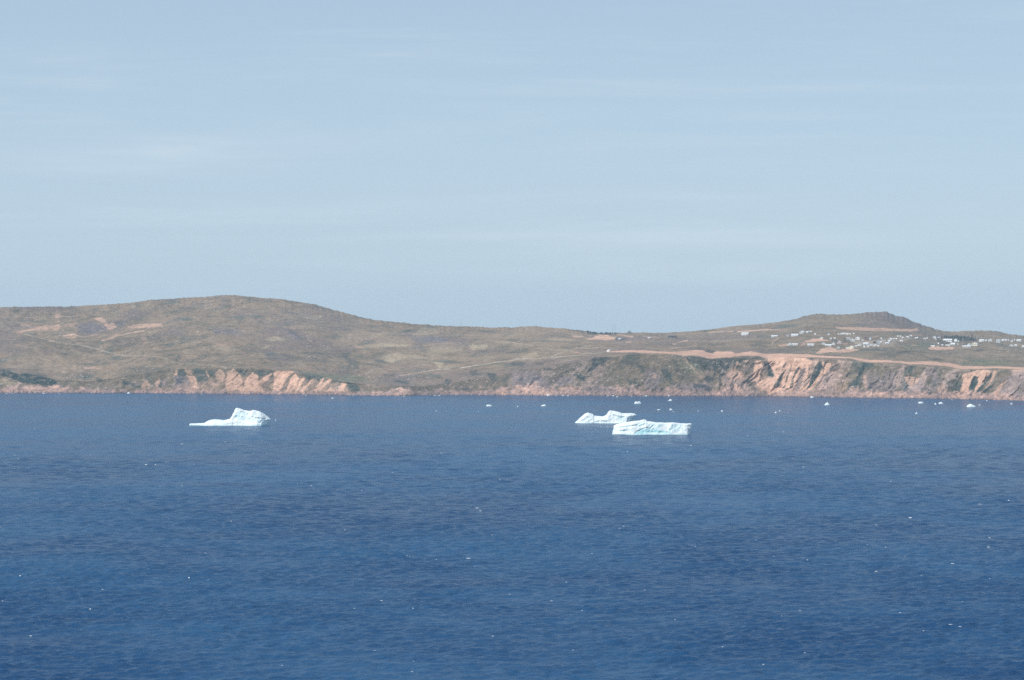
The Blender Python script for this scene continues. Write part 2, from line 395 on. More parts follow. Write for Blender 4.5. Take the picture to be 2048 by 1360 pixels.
for P, k in (([(0,985),(240,985),(110,1050),(40,1110),(0,1040)], .9), ([(540,985),(800,1030),(1000,1100),(1100,1140),(1300,1160),(1340,1240),(1180,1255),(1170,1150),(1000,1085),(740,1075),(650,1180),(600,1190),(640,1060)], .9),
             ([(760,1080),(860,1060),(800,1160),(760,1200),(740,1150)], .9), ([(980,1110),(1100,1140),(1060,1220),(950,1230),(900,1190)], .85), ([(640,1200),(720,1140),(760,1150),(680,1230)], .4),
             ([(1080,750),(1250,740),(1180,800),(1340,870),(1340,970),(1060,960),(1200,900)], .6), ([(1320,640),(1400,600),(1540,570),(1560,610),(1330,660)], .6),
             ([(400,1080),(500,1010),(380,1200),(300,1250),(340,1180)], .8), ([(100,1150),(200,1080),(180,1200),(110,1230)], .5), ([(210,1010),(240,1020),(220,1080),(190,1070)], .8),
             ([(540,1080),(570,1060),(560,1130)], .6), ([(400,430),(520,480),(620,580),(540,580),(440,500)], .30)):
    patch(P, SHRUB * 1.7, k * .85, 1.8, 1.0, scale=T3)
for P, k in (([(950,1040),(1030,1080),(1000,1130),(920,1100)], .85), ([(1560,930),(1700,970),(1660,1070),(1580,1020)], .75), ([(160,1040),(380,1090),(360,1120),(180,1090)], .6), ([(1290,900),(1400,910),(1440,970),(1330,1000)], .5),
             ([(970,760),(1200,770),(1180,800),(980,800)], .4), ([(0,960),(180,960),(160,990),(0,990)], .5), ([(300,300),(470,275),(400,320),(300,330)], .5), ([(1380,610),(1600,600),(1560,640),(1400,640)], .4)):
    patch(P, SHRUB, k, 1.5, .9, scale=T4)
for P, k in (([(900,960),(1120,1000),(1090,1070),(950,1010)], .85), ([(1210,720),(1520,710),(1300,850),(1180,930),(1130,960),(1200,860)], .75), ([(0,780),(240,780),(160,850),(0,840)], .55), ([(480,880),(600,880),(590,910),(490,910)], .5),
             ([(1700,1050),(1934,1100),(1934,1200),(1800,1150)], .6), ([(1820,640),(1934,650),(1934,900),(1860,820),(1600,860),(1660,720)], .45), ([(340,800),(480,790),(470,830),(350,830)], .5), ([(120,890),(250,900),(220,930),(110,920)], .5),
             ([(1140,350),(1500,345),(1500,365),(1150,370)], .7), ([(1560,420),(1790,430),(1700,470),(1560,460)], .5)):
    patch(P, SHRUB, k, 1.4, .9, scale=T5)
for P, k in (([(680,700),(900,705),(1100,745),(1280,725),(1700,720),(1840,700),(1900,740),(1934,760),(1934,820),(1880,870),(1850,780),(1740,760),(1730,900),(1700,1000),(1640,1050),(1720,1130),(1640,1180),(1600,1100),(1580,950),
               (1440,850),(1430,800),(1300,900),(1230,900),(1200,960),(1100,930),(960,900),(830,880),(720,760)], .70),
             ([(320,880),(400,900),(480,1000),(500,1120),(400,1060),(330,960)], .75), ([(980,1000),(1150,1030),(1050,1110),(960,1060)], .75), ([(0,850),(100,860),(60,960),(0,950)], .6), ([(480,720),(680,900),(820,1000),(800,1080),(560,1040),(480,860)], .3),
             ([(700,570),(980,560),(960,620),(720,600)], .3), ([(1000,590),(1140,620),(1080,650),(1000,640)], .6), ([(1650,530),(1800,520),(1740,570)], .5), ([(1870,780),(1934,780),(1934,960),(1860,900)], .8), ([(960,450),(1110,440),(1050,480)], .4)):
    patch(P, SHRUB, k, 1.4, .9, scale=T6)
for P, k in (([(840,740),(940,760),(1000,830),(960,900),(850,900),(830,820)], .6), ([(860,780),(1320,790),(1500,830),(1420,900),(1100,960),(860,900)], .3), ([(1150,1110),(1240,1010),(1230,1140),(1180,1180)], .7), ([(1280,1140),(1310,1160),(1290,1190)], .8),
             ([(1650,1170),(1700,1190),(1680,1220)], .8), ([(1380,930),(1410,1000),(1390,1160),(1360,1150)], .5), ([(1540,1040),(1600,1060),(1570,1090)], .6), ([(1400,680),(1741,620),(1741,720),(1450,720)], .35), ([(0,590),(600,560),(640,620),(300,650),(0,650)], .3),
             ([(880,470),(1000,480),(950,540),(860,520)], .4), ([(1020,450),(1160,480),(1120,520),(1020,500)], .4)):
    patch(P, SHRUB, k, 1.4, .9, scale=T7)
for P, k in (([(680,1050),(780,1000),(880,950),(840,1060),(800,1150),(700,1150)], .6), ([(400,740),(560,720),(680,740),(560,765)], .6), ([(1030,620),(1180,590),(1190,620),(1060,640)], .65), ([(0,630),(170,620),(240,640),(60,665),(0,670)], .6),
             ([(640,430),(900,420),(1100,460),(1100,490),(900,490),(780,470)], .75), ([(560,470),(640,470),(760,510),(700,560),(560,540)], .45), ([(300,860),(560,820),(700,860),(600,960),(420,900)], .35), ([(100,1060),(140,1060),(110,1140)], .5)):
    patch(P, SHRUB, k, 1.4, .9, scale=T8)
# greener grass
patch([(920,770),(1200,740),(1550,780),(1500,830),(900,820)], GREEN, .5, 3, 1, scale=T8); patch([(80,540),(500,520),(440,600),(120,600)], GREEN, .4, 3, 1, scale=T8)
patch([(500,990),(900,1010),(1300,1040),(1500,1100),(1200,1150),(1000,1090),(700,1020)], GREEN, .5, 2, 1, scale=T3); patch([(700,790),(860,790),(900,850),(820,980),(660,920),(560,760)], GREEN, .35, 3, 1, scale=T6)
# rock, with near-black patches among it
for P, k, T in (([(0,930),(330,930),(480,1000),(560,1080),(580,1200),(0,1220)], .6, T5), ([(620,1010),(900,1000),(900,1100),(700,1170)], .6, T5), ([(1120,1180),(1400,1160),(1934,1200),(1934,1260),(1100,1260)], .6, T5),
                ([(80,900),(200,860),(330,1000),(300,1150),(150,1250),(60,1200)], .6, T6), ([(700,1090),(1000,1110),(1060,1250),(600,1260),(440,1150)], .5, T6), ([(1230,1080),(1320,940),(1560,940),(1640,1240),(1250,1260)], .6, T6),
                ([(460,780),(600,780),(560,900),(480,1100),(400,1200),(330,1200),(420,1000)], .7, T7), ([(700,1010),(830,900),(920,1180),(640,1220)], .65, T7), ([(1300,950),(1480,890),(1540,1000),(1640,900),(1741,920),(1741,1200),(1290,1190)], .5, T7),
                ([(60,1060),(110,980),(330,1010),(420,1100),(560,1010),(660,1090),(680,1250),(60,1250)], .45, T8), ([(450,870),(580,960),(560,1030),(440,960)], .6, T8), ([(1400,1000),(1741,900),(1741,1270),(1380,1260)], .4, T8),
                ([(580,1040),(760,1050),(900,1250),(640,1260),(600,1100)], .55, T2), ([(380,410),(860,400),(1040,450),(860,490),(640,490),(450,470)], .55, T4), ([(960,400),(1180,340),(1400,420),(1230,500),(1030,490)], .55, T1), ([(1480,350),(1640,330),(1620,400),(1500,390)], .5, T1),
                ([(820,100),(1060,100),(1080,140),(860,140)], .35, T2), ([(1080,440),(1460,430),(1540,520),(1120,510)], .45, T2), ([(540,470),(720,460),(700,520),(560,510)], .35, T2), ([(330,430),(520,500),(640,590),(520,600),(400,520)], .4, T3)):
    patch(P, ROCK * c(.92, .92, 1.05), k, 2.5, 1.2, speck=.25, scale=T)
for P, k, T in (([(780,1110),(1010,1130),(1050,1160),(1040,1240),(980,1230),(970,1180),(800,1170)], .9, T6), ([(60,1040),(160,1010),(170,1060),(80,1080)], .7, T5), ([(150,1110),(240,1110),(230,1150),(170,1150)], .8, T5), ([(340,1010),(450,1030),(430,1070),(330,1070)], .7, T5),
                ([(680,1110),(750,1100),(720,1160)], .7, T5), ([(730,990),(790,990),(770,1030)], .7, T5), ([(830,1040),(890,1050),(850,1090)], .6, T5), ([(1160,1190),(1230,1170),(1330,1200),(1200,1215)], .8, T4), ([(1700,1180),(1740,1180),(1740,1230),(1700,1230)], .7, T4),
                ([(330,1190),(420,1180),(470,1210),(380,1230),(320,1230)], .85, T8), ([(400,1210),(470,1200),(460,1230)], .7, T1), ([(1060,1200),(1200,1220),(1300,1230),(1380,1220),(1360,1255),(1060,1260)], .6, T1), ([(620,1080),(700,1080),(690,1140),(640,1150)], .7, T2),
                ([(870,1180),(920,1150),(1020,1240),(900,1250)], .6, T7), ([(1540,1040),(1600,1060),(1560,1090)], .6, T7), ([(1250,1100),(1280,1130),(1270,1230),(1240,1230)], .5, T6), ([(1610,1270),(1700,1260),(1680,1300),(1620,1300)], .8, T6)):
    patch(P, DARK_TONE, k, 1.0, .9, scale=T)  # near-black patches of ground colour on cliffs and shore
for P, T in (([(980,410),(1180,350),(1380,420),(1230,490),(1040,485)], T1), ([(1490,350),(1640,330),(1620,395),(1510,385)], T1), ([(1100,440),(1300,430),(1520,500),(1300,520),(1120,500)], T2), ([(400,430),(860,405),(1020,450),(860,488),(640,488),(450,470)], T4), ([(360,430),(520,490),(620,570),(540,570),(420,490)], T3), ([(80,760),(500,760),(520,880),(200,860)], T3)):
    patch(P, c(.085, .078, .090), .6, 2, 1.1, speck=.35, scale=T)
# bare earth and scree
patch([(300,776),(360,770),(430,758),(490,752),(560,752),(640,760),(690,768),(704,792),(290,792)], SOIL * .9, .5, 4, 1.2, speck=.5)
patch([(1440,760),(1500,715),(1700,722),(1690,800),(1430,800)], SOIL * .82, .4, 5, 1.2, speck=.5)
def soil(P, T, k=1.0, warp=.55, col=None, soft=.8, speck=0.0): return patch(P, SOIL if col is None else col, k, soft, warp, (.3 if T in (T1, T2) and P[0][1] < 950 else speck), scale=T, brk=.35 if T is T3 else .7 if k < .9 else .5)
for P, k in (([(200,480),(400,440),(480,410),(640,390),(760,380),(790,420),(740,450),(640,465),(520,460),(400,462),(300,480),(290,500),(220,495)], .9), ([(700,260),(780,235),(840,280),(760,300),(710,310)], .6),
             ([(1210,300),(1330,285),(1380,340),(1400,380),(1480,355),(1510,420),(1440,450),(1390,440),(1350,370),(1260,330)], .85), ([(250,370),(420,380),(380,410),(260,400)], .45), ([(820,520),(950,500),(1000,540),(950,570),(840,545)], .7),
             ([(1060,940),(1220,920),(1340,960),(1100,960)], .5), ([(880,360),(1000,360),(940,410),(800,430),(790,400)], .5), ([(620,590),(700,590),(730,610),(650,608)], .9), ([(980,615),(1060,610),(1060,640),(1000,635)], .6), ([(1480,520),(1540,500),(1520,530),(1450,540)], .7)):
    soil(P, T1, k)
for P, k in (([(0,410),(120,380),(290,370),(440,365),(460,400),(330,420),(200,425),(100,430),(0,430)], .85), ([(180,540),(240,550),(260,620),(200,620)], .6), ([(1150,640),(1330,600),(1360,630),(1180,690)], .3),
             ([(180,1160),(240,1090),(270,1150),(280,1220),(170,1220)], .55), ([(345,1150),(400,1075),(415,1110),(380,1190),(350,1180)], .75), ([(580,1040),(632,965),(648,1035)], .75),
             ([(760,1040),(860,1050),(885,1090),(910,1230),(830,1220),(810,1120)], .8), ([(1130,1010),(1190,960),(1240,990),(1260,1090),(1200,1120),(1130,1090)], .65), ([(1300,990),(1360,960),(1420,1000),(1470,1080),(1500,1250),(1280,1250),(1255,1120)], .8),
             ([(1000,980),(1020,980),(1060,1080),(1030,1060)], .6), ([(1500,1110),(1610,1000),(1658,1030),(1658,1270),(1500,1260)], 1.0), ([(720,950),(820,960),(830,1030),(760,1020)], .35)):
    soil(P, T2, k)
for P, k in (([(0,1030),(30,1060),(30,1115),(130,1045),(210,1005),(160,1085),(70,1180),(100,1260),(0,1275)], 1), ([(220,1015),(260,980),(490,985),(500,1005),(440,1030),(370,1110),(330,1180),(290,1255),(215,1250),(240,1120)], 1),
             ([(510,1005),(560,1080),(540,1140),(500,1220),(450,1275),(370,1270),(420,1150),(460,1060)], 1), ([(632,1065),(590,1150),(550,1230),(500,1270),(535,1170),(590,1080)], .95), ([(748,1075),(695,1150),(650,1200),(620,1270),(550,1270),(620,1190),(700,1110)], .9),
             ([(855,1075),(885,1068),(860,1130),(830,1190),(800,1260),(690,1260),(780,1210),(800,1150)], .85), ([(950,1080),(985,1100),(900,1175),(840,1230),(800,1260),(840,1180),(880,1150)], .9), ([(1115,1140),(1165,1148),(1140,1220),(1130,1265),(1050,1265),(1080,1180)], .9),
             ([(960,1200),(1020,1230),(1040,1270),(900,1270)], .6), ([(1280,660),(1400,665),(1390,695),(1300,690)], .35)):
    soil(P, T3, k)
for P, k in (([(900,390),(1060,385),(1090,405),(950,412)], .85), ([(1110,435),(1200,425),(1320,373),(1440,373),(1500,400),(1560,420),(1550,445),(1420,455),(1280,445),(1150,445)], .95), ([(870,620),(980,620),(1050,660),(960,655)], .6),
             ([(60,1130),(140,1140),(160,1230),(40,1230)], .6), ([(860,1130),(900,1140),(960,1240),(900,1250)], .75), ([(700,1180),(880,1160),(1080,1270),(680,1270)], .5)):
    soil(P, T5, k)
for P, k in (([(1420,800),(1480,770),(1540,830),(1450,840)], .5), ([(1540,755),(1680,750),(1660,785),(1560,785)], .45), ([(1300,950),(1420,880),(1560,960),(1570,1040),(1430,1060),(1330,1010)], .6),
             ([(1740,760),(1830,760),(1850,850),(1850,960),(1830,1050),(1934,1040),(1934,1260),(1800,1225),(1760,1100),(1695,1030),(1720,890)], .95), ([(1400,1090),(1500,1150),(1560,1260),(1440,1265)], .55), ([(180,940),(250,960),(240,1040),(190,1030)], .45)):
    soil(P, T6, k)
for P, k in (([(0,715),(60,720),(100,700),(500,720),(600,760),(560,850),(500,860),(440,880),(420,1000),(360,1120),(300,1215),(80,1215),(0,1210),(0,1000),(60,990),(95,950),(40,830),(0,760)], 1),
             ([(540,790),(580,780),(570,900),(540,990),(470,1120),(500,1140),(560,1030),(560,1110),(480,1215),(400,1215),(440,1130),(480,1000)], .8),
             ([(840,785),(862,830),(780,930),(690,1015),(620,1110),(540,1205),(490,1225),(560,1130),(640,1030),(740,880),(790,800)], .95), ([(720,960),(735,1150),(700,1200),(640,1215),(700,1150)], .4),
             ([(740,770),(770,770),(720,880),(690,930),(720,830)], .7), ([(620,760),(680,760),(620,840)], .6), ([(490,490),(600,465),(720,458),(800,475),(860,485),(740,492),(620,503),(520,508)], .95), ([(130,540),(250,525),(300,545),(220,565),(150,560)], .75),
             ([(470,500),(520,515),(500,545),(430,555)], .55), ([(660,650),(720,590),(860,572),(950,610),(1080,595),(1250,605),(1120,640),(1000,647),(820,640),(680,662)], .95), ([(920,300),(1060,296),(1741,322),(1741,352),(1350,352),(1000,330),(920,318)], .85),
             ([(990,520),(1090,520),(1080,535),(1000,535)], .6), ([(1420,430),(1520,415),(1500,430),(1430,442)], .5), ([(1290,960),(1340,950),(1340,1160),(1310,1180)], .4)):
    soil(P, T7, k)
for P in ([(190,855),(240,775),(248,800),(215,855)], [(75,1090),(180,930),(258,868),(200,990),(140,1130),(90,1130)], [(185,1150),(240,1080),(250,990),(305,848),(322,900),(270,1010),(235,1130)], [(285,1140),(330,1010),(420,828),(432,870),(380,960),(330,1130)],
          [(360,1195),(425,1125),(400,1185)], [(510,1205),(570,1040),(620,880),(700,760),(735,780),(745,850),(680,960),(600,1080)], [(0,760),(90,950),(60,985),(0,960)]):
    patch(P, SHRUB * 1.1, .92, .7, .45, scale=T7)
for P, k in (([(0,325),(140,328),(290,318),(315,345),(200,362),(0,354)], .9), ([(440,590),(480,558),(600,572),(780,572),(805,590),(760,605),(560,612),(460,607)], .95), ([(180,402),(360,400),(340,415),(190,415)], .5), ([(205,545),(275,542),(260,556),(215,556)], .5),
             ([(885,950),(1000,910),(1120,885),(1260,885),(1300,910),(1240,960),(1180,1060),(1100,1140),(1060,1250),(1025,1260),(1060,1150),(1100,1060),(1110,980),(1050,960),(1010,1040),(980,1130),(990,1230),(1000,1275),(830,1275),(870,1130),(900,1030)], .95),
             ([(1340,895),(1385,900),(1300,1050),(1180,1180),(1090,1275),(1050,1275),(1150,1180),(1260,1060)], .8), ([(1525,1005),(1450,1080),(1400,1200),(1330,1275),(1200,1275),(1300,1200),(1400,1100)], .75),
             ([(110,980),(200,968),(330,1005),(290,1060),(200,1110),(160,1060)], .55), ([(560,1120),(640,1060),(690,1200),(640,1250),(560,1180)], .45), ([(1200,415),(1380,415),(1370,425),(1210,425)], .35), ([(1540,880),(1741,870),(1741,900),(1600,905)], .6), ([(1290,560),(1350,570),(1320,590)], .4)):
    soil(P, T8, k)
for P in ([(1000,1085),(1060,1000),(1095,1030),(1060,1120),(1010,1160)], [(1065,1205),(1180,1080),(1290,930),(1325,920),(1270,1000),(1180,1110),(1080,1245)], [(1110,1225),(1200,1140),(1360,1060),(1250,1160),(1130,1255)], [(985,1150),(1010,1170),(995,1230)]):
    patch(P, SHRUB * 1.1, .92, .7, .45, scale=T8)
# thin bare lines and worn paths on the hills
for P, w, k in (([(130,634),(170,630)], 1.6, .45), ([(127,672),(148,668.5),(165,675),(178,672),(194,669.5)], 2.6, .8), ([(204,681),(224,676),(238,670)], 3, .75), ([(240,671),(265,664.5),(288,661.5)], 2.4, .75), ([(1236,669.5),(1265,673.5)], 2.6, .8),
                ([(1253,684),(1262,683)], 3, .6), ([(1346,689),(1360,684),(1375,681)], 1.9, .9), ([(1340,697),(1372,694),(1395,690)], 1.6, .4), ([(1418,664.5),(1445,663.6),(1466,662.6)], 2.2, .7), ([(1476,663.4),(1500,661.8),(1537,659)], 2.0, .9), ([(1537,659),(1558,659.6),(1575,660)], 1.5, .7),
                ([(1543,689),(1548,681),(1557,676)], 1.6, .7), ([(1286,672.5),(1318,675.6)], 1.3, .5), ([(1190,682),(1260,682)], 1.2, .2), ([(1024,685),(1066,691)], 1.3, .4), ([(1090,729),(1150,720)], 1.2, .3), ([(1100,679),(1160,681)], 1.5, .35), ([(1368,718),(1400,752),(1412,768)], 4.0, .28),
                ([(1196,739),(1230,722)], 1.8, .4), ([(30,690),(60,694)], 1.5, .25)):
    streak(P, w, SOIL * c(.95, 1, 1), k)
TRACKS = [([(46,667),(62,671),(88,677),(105,682),(130,687),(148,688.5),(157,689),(170,692),(194,698),(215,704),(232,708.5),(256,712)], 1.3, .9), ([(256,712),(270,711.5),(296,711),(322,714),(348,723),(361,727),(384,727.5),(426,731.5),(454,735)], 1.3, .55),
          ([(800,751),(821,748.5),(842,744),(861,741),(880.5,738.5),(900,738)], 1.5, .9), ([(920,736),(941,732.5)], 2.4, .95), ([(941,732.5),(974,728),(993,724.5),(1023,720.6),(1038,718),(1077,717),(1103,714),(1117,707),(1134,702)], 1.5, .85),
          ([(1103,716),(1130,712.5),(1156,710.5),(1170,707),(1192,706.7),(1215,702.7)], 1.5, .8), ([(1150,697),(1199,695.5),(1214,697),(1236,698.8)], 1.3, .6)]
track_w = np.zeros_like(Uf)
for P, w, k in TRACKS:
    i_, m_ = streak(P, w, PALE * .93, k * .82, warp=.2)
    track_w[i_] = np.maximum(track_w[i_], m_)
# the coastal road cut across the cliff top, with its bank
RB = [(1214,702,704.5),(1240,700.8,704.5),(1262,699.4,704.8),(1280,700.5,705.7),(1300,701.2,706),(1330,704,706.8),(1350,703.5,709),(1370,702,712),(1385,700.5,710.5),(1394,699.5,711),(1409,700.5,714),(1412,705,715),(1425,707,718),
      (1432,702.7,716),(1463,703,714),(1470,707.5,712),(1490,704.2,711),(1500,702.7,711),(1520,706,712.5),(1530,708,716),(1536,708,717),(1560,707.5,714.5),(1600,708,714.5),(1630,710.3,714.8),(1660,712.3,716.3),(1680,713,716.3),(1700,714,716.8),(1715,717,719.9),
      (1730,719.2,723.7),(1740,720,725),(1775,720,724.8),(1790,722.2,724.9),(1802,722,726),(1820,723.8,729),(1845,722.5,728.5),(1860,722.7,730),(1880,725,731),(1900,726,733),(1912,729,737),(1925,732,738.6),(1960,732.5,737.6),(2000,732.7,736.6),(2048,735,739.4),(2100,736,741),(2300,738,744)]
rba = np.array(RB)
ru, rv = Uf + .5 * (Uw - Uf), Vf + .42 * (Vw - Vf)
rt, rb_ = np.interp(ru, rba[:, 0], rba[:, 1]), np.interp(ru, rba[:, 0], rba[:, 2])
road_w = sstep(-.6, .6, rv - rt) * sstep(-.6, .6, rb_ - rv) * (Uf > 1213) * (Tf > .5) * (Tf <= 2)
lay(road_w * np.clip(1 - .6 * sstep(.1, .4, n_sml + .5 * n_mid), 0, 1), SOIL * c(.98, .95, .95))
# wave-washed pink rock and shingle along the water
hgt_px = np.interp(Uf, [-300,0,60,120,200,260,330,460,700,740,830,900,960,1030,1180,1300,1420,1500,1620,1700,1800,2048], [13,13,17,11,9,6,7,5,6,13,11,14,16,15,18,16,15,10,9,14,13,12])
up = (np.interp(Uf, ucols, vs_) - Vf) / hgt_px
bould = fbm(Xf, Yf * .8, Zf * 1.3, 4.2, 2, .6, 77); bould2 = fbm(Xf, Yf * .8, Zf * 1.3, 9, 2, .6, 79, ridged=True)
sh = (1 - sstep(.45, 1.15, up - 1.5 * n_mid - 1.0 * n_sml)) * (Tf >= 0) * (Tf < 1)
lay(.85 * sh, PINK * .95)
lay(.55 * sh * sstep(-.1, .3, n_mid + .5 * bould), SOIL)
lay(.75 * sh * sstep(.05, .3, bould), DARK_TONE * 1.7)  # crevice shade between boulders, put into the colour
lay(.5 * sh * sstep(.25, .5, -bould), c(.52, .40, .35))
lay((Tf < .02) * 0.85 * (Zf < 1.2), DARK_TONE * .9)
patch([(1150,480),(1400,490),(1741,440),(1741,540),(1500,580),(1200,580)], PALE, .5, 3, 1, speck=.5, scale=T7); patch([(0,430),(250,420),(160,490),(0,500)], PALE, .45, 3, 1, speck=.5, scale=T8)
# scattered pale boulders
sp = fbm(Xf, Yf * .8, Zf, 3.0, 1, .5, 71)
spm = sstep(.54, .66, sp) * sstep(-.2, .15, fbm(Xf, Yf * .6, Zf, 70, 2, .5, 73)) * (Tf > .15) * (Tf < 2)
spm = spm * (.15 + .85 * sstep(.05, .09, COL.mean(1)))
lay(.75 * spm, c(.50, .44, .40))
spb = sstep(.46, .60, sp) * (((Uf > 98) & (Uf < 180) & (Vf > 728) & (Vf < 768)) | ((Uf > 610) & (Uf < 670) & (Vf > 690) & (Vf < 720)) | ((Uf > 1950) & (Vf > 698) & (Vf < 716)) | ((Uf > 1360) & (Uf < 1450) & (Vf > 712) & (Vf < 745)))
lay(.7 * spb, c(.48, .43, .38))
COL *= (1 + .42 * n_big + .30 * n_mid + .40 * n_sml)[:, None]
COL = np.clip(COL, .012, .85)

m_hill, m_road, m_shore = ground_mat('heath_ground'), ground_mat('bare_earth', 1.6, 6, .22, .5), ground_mat('shore_rock', 1.5, 4, .4, 1.0)
NV = Y.shape[1]
VERT = np.stack([fl(X), fl(Y), fl(Z)], 1)
ii, jj = np.meshgrid(np.arange(NU - 1), np.arange(NV - 1), indexing='ij')
a0 = (ii * NV + jj).ravel()
QUAD = np.stack([a0, a0 + NV, a0 + NV + 1, a0 + 1], 1)
fm = lambda w: w[QUAD].mean(1)
k_road = fm(road_w) > .5
k_track = (fm(track_w) > .4) & ~k_road
k_shore = (fm(np.asarray(Tf)) < .055) & ~k_road
def ground_piece(name, sel, mat):
    q_ = QUAD[sel]; uq, inv = np.unique(q_, return_inverse=True)
    o = mesh_obj(name, VERT[uq], inv.reshape(q_.shape), mat, smooth=True, col=COL[uq])
    return tag(o, kind='structure')
ground_piece('hills', ~(k_road | k_track | k_shore), m_hill)
ground_piece('dirt_road', k_road, m_road)
ground_piece('dirt_path', k_track, m_road)
ground_piece('rocky_shore', k_shore, m_shore)

VFa, UFa = VF, UF
def ground_at(u, v):
    """the place on the hills that the photo shows at column u, row v"""
    i = int(np.argmin(np.abs(ucols - u)))
    col_v = VFa[i, nA + nB:nA + nB + nC]; yy = Y[i, nA + nB:nA + nB + nC]; zz = Z[i, nA + nB:nA + nB + nC]
    k = np.where(col_v <= v)[0]
    k = int(k[0]) if len(k) else nC - 1
    return Vector(((u - U0) / F * yy[k], yy[k], zz[k]))

# ------------------------------------------------------------------ the sea
def sea_mat():
    m, t, b = new_mat('sea_water')
    tcn = N(t, 'ShaderNodeTexCoord')
    def noise(scale, detail, rough, dist=0.0, loc=(0, 0, 0), sc=(1, 1, 1), rot=0):
        mp = N(t, 'ShaderNodeMapping'); mp.inputs['Scale'].default_value = sc; mp.inputs['Location'].default_value = loc; mp.inputs['Rotation'].default_value = (0, 0, rot)
        n = N(t, 'ShaderNodeTexNoise', Scale=scale, Detail=detail, Roughness=rough, Distortion=dist)
        L(t, tcn, 'Object', mp, 0); L(t, mp, 0, n, 'Vector'); return n
    swell = noise(1 / 42.0, 9.0, 0.56, 0.35, sc=(0.8, 1.1, 1), rot=R(12))
    chop = noise(1 / 5.5, 5.0, 0.60, 0.3, loc=(7, 3, 0), sc=(0.8, 1.1, 1), rot=R(-8))
    gust = noise(1 / 210.0, 5.0, 0.58, 0.6, loc=(40, 0, 0), sc=(0.8, 0.75, 1))
    gust2 = noise(1 / 38.0, 3.0, 0.6, 0.3, loc=(0, 11, 0), sc=(0.7, 0.6, 1))
    ga = N(t, 'ShaderNodeMath', operation='MULTIPLY_ADD'); ga.inputs[1].default_value = 0.42; L(t, gust2, 0, ga, 0); L(t, gust, 0, ga, 2)
    gr = N(t, 'ShaderNodeMapRange', interpolation_type='SMOOTHSTEP'); gr.inputs[1].default_value, gr.inputs[2].default_value = 0.54, 0.88
    L(t, ga, 0, gr, 0)
    # gust bands put into the water colour, from darker to lighter blue
    body = MIX(t); body.inputs[6].default_value, body.inputs[7].default_value = SEA_A, SEA_B
    L(t, gr, 0, body, 0)
    L(t, body, 2, b, 'Base Color')
    h = N(t, 'ShaderNodeMath', operation='MULTIPLY_ADD'); h.inputs[1].default_value = 0.0
    L(t, swell, 0, h, 0); L(t, chop, 0, h, 2)
    bs = N(t, 'ShaderNodeMapRange'); bs.inputs[3].default_value, bs.inputs[4].default_value = 0.7, 1.0
    L(t, gr, 0, bs, 0)
    bp = N(t, 'ShaderNodeBump', Distance=SEA_BUMP); L(t, bs, 0, bp, 'Strength'); L(t, h, 0, bp, 'Height'); L(t, bp, 0, b, 'Normal')
    rr = N(t, 'ShaderNodeMapRange'); rr.inputs[3].default_value, rr.inputs[4].default_value = 0.18, 0.24
    L(t, gr, 0, rr, 0); L(t, rr, 0, b, 'Roughness')
    b.inputs['IOR'].default_value = 1.333; b.inputs['Specular IOR Level'].default_value = 0.015
    return m
SEA_A, SEA_B, SEA_BUMP, SEA_SLOPE = (0.007, 0.041, 0.112, 1), (0.018, 0.070, 0.156, 1), 1.4, 0.056
# a wind sea: many wave trains, running mostly towards and across the viewer, higher under the gusts
_wr = np.random.RandomState(11)
WAVES = []
for k in range(72):
    lam = 2.1 * (26 / 2.1) ** (k / 71.0)
    th = R(-72) + _wr.normal() * R(34)
    WAVES.append((2 * math.pi / lam * math.cos(th), 2 * math.pi / lam * math.sin(th), _wr.uniform(0, 6.283), lam, SEA_SLOPE * lam / (2 * math.pi) * _wr.uniform(.6, 1.4) * (1.0 if lam < 7 else (7 / lam) ** .8)))
def waves(x, y, cell):
    z = np.zeros_like(x)
    gust = .72 + .75 * fbm(x * .9, y * .8, x * 0, 190, 3, .55, 91) + .45 * fbm(x, y, x * 0, 34, 2, .55, 93)
    for kx, ky, ph, lam, am in WAVES:
        f = sstep(1.9, 3.6, lam / cell) if not np.isscalar(cell) else 1.0
        z = z + am * f * np.sin(kx * x + ky * y + ph)
    return z * np.clip(gust, .18, 1.5)
ya = [-400.0, 0.0, 400.0, 650.0, 740.0]
y_ = 772.0
while y_ < 4460: ya.append(y_); y_ += max(.85, y_ * y_ / 100.0 / 5689 * .42)
ya += [4600.0, 5000.0, 6000.0, 7900.0]
ya = np.array(ya)
ta = np.concatenate([np.linspace(-1, -.06, 8)[:-1], np.linspace(-.225, .225, 1720), np.linspace(.06, 1, 8)[1:]])
W_ = np.maximum(ya, 780.0)[None, :]
tin = ta[:, None]
nside = 7
XS = tin * W_
for j in range(nside):
    fr = (nside - j) / nside
    XS[j] = -.225 * W_[0] - fr * (5000 - .225 * W_[0]); XS[-1 - j] = -XS[j]
YS = np.repeat(ya[None, :], len(ta), 0)
cell = np.maximum(np.gradient(ya)[None, :], .26 / 780 * W_) * np.ones_like(XS)
fade = sstep(740, 790, YS) * (1 - sstep(4380, 4455, YS)) * (np.abs(XS) < .2251 * W_)
ZS = waves(XS, YS, cell) * fade
gi = np.arange(XS.size).reshape(XS.shape)
sq = np.stack([gi[:-1, :-1].ravel(), gi[1:, :-1].ravel(), gi[1:, 1:].ravel(), gi[:-1, 1:].ravel()], 1)
tag(mesh_obj('sea', np.stack([XS.ravel(), YS.ravel(), ZS.ravel()], 1), sq, sea_mat(), smooth=True), kind='structure')
print('sea', XS.shape, 'rms', ZS[100:-100, 10:400].std(), flush=True)

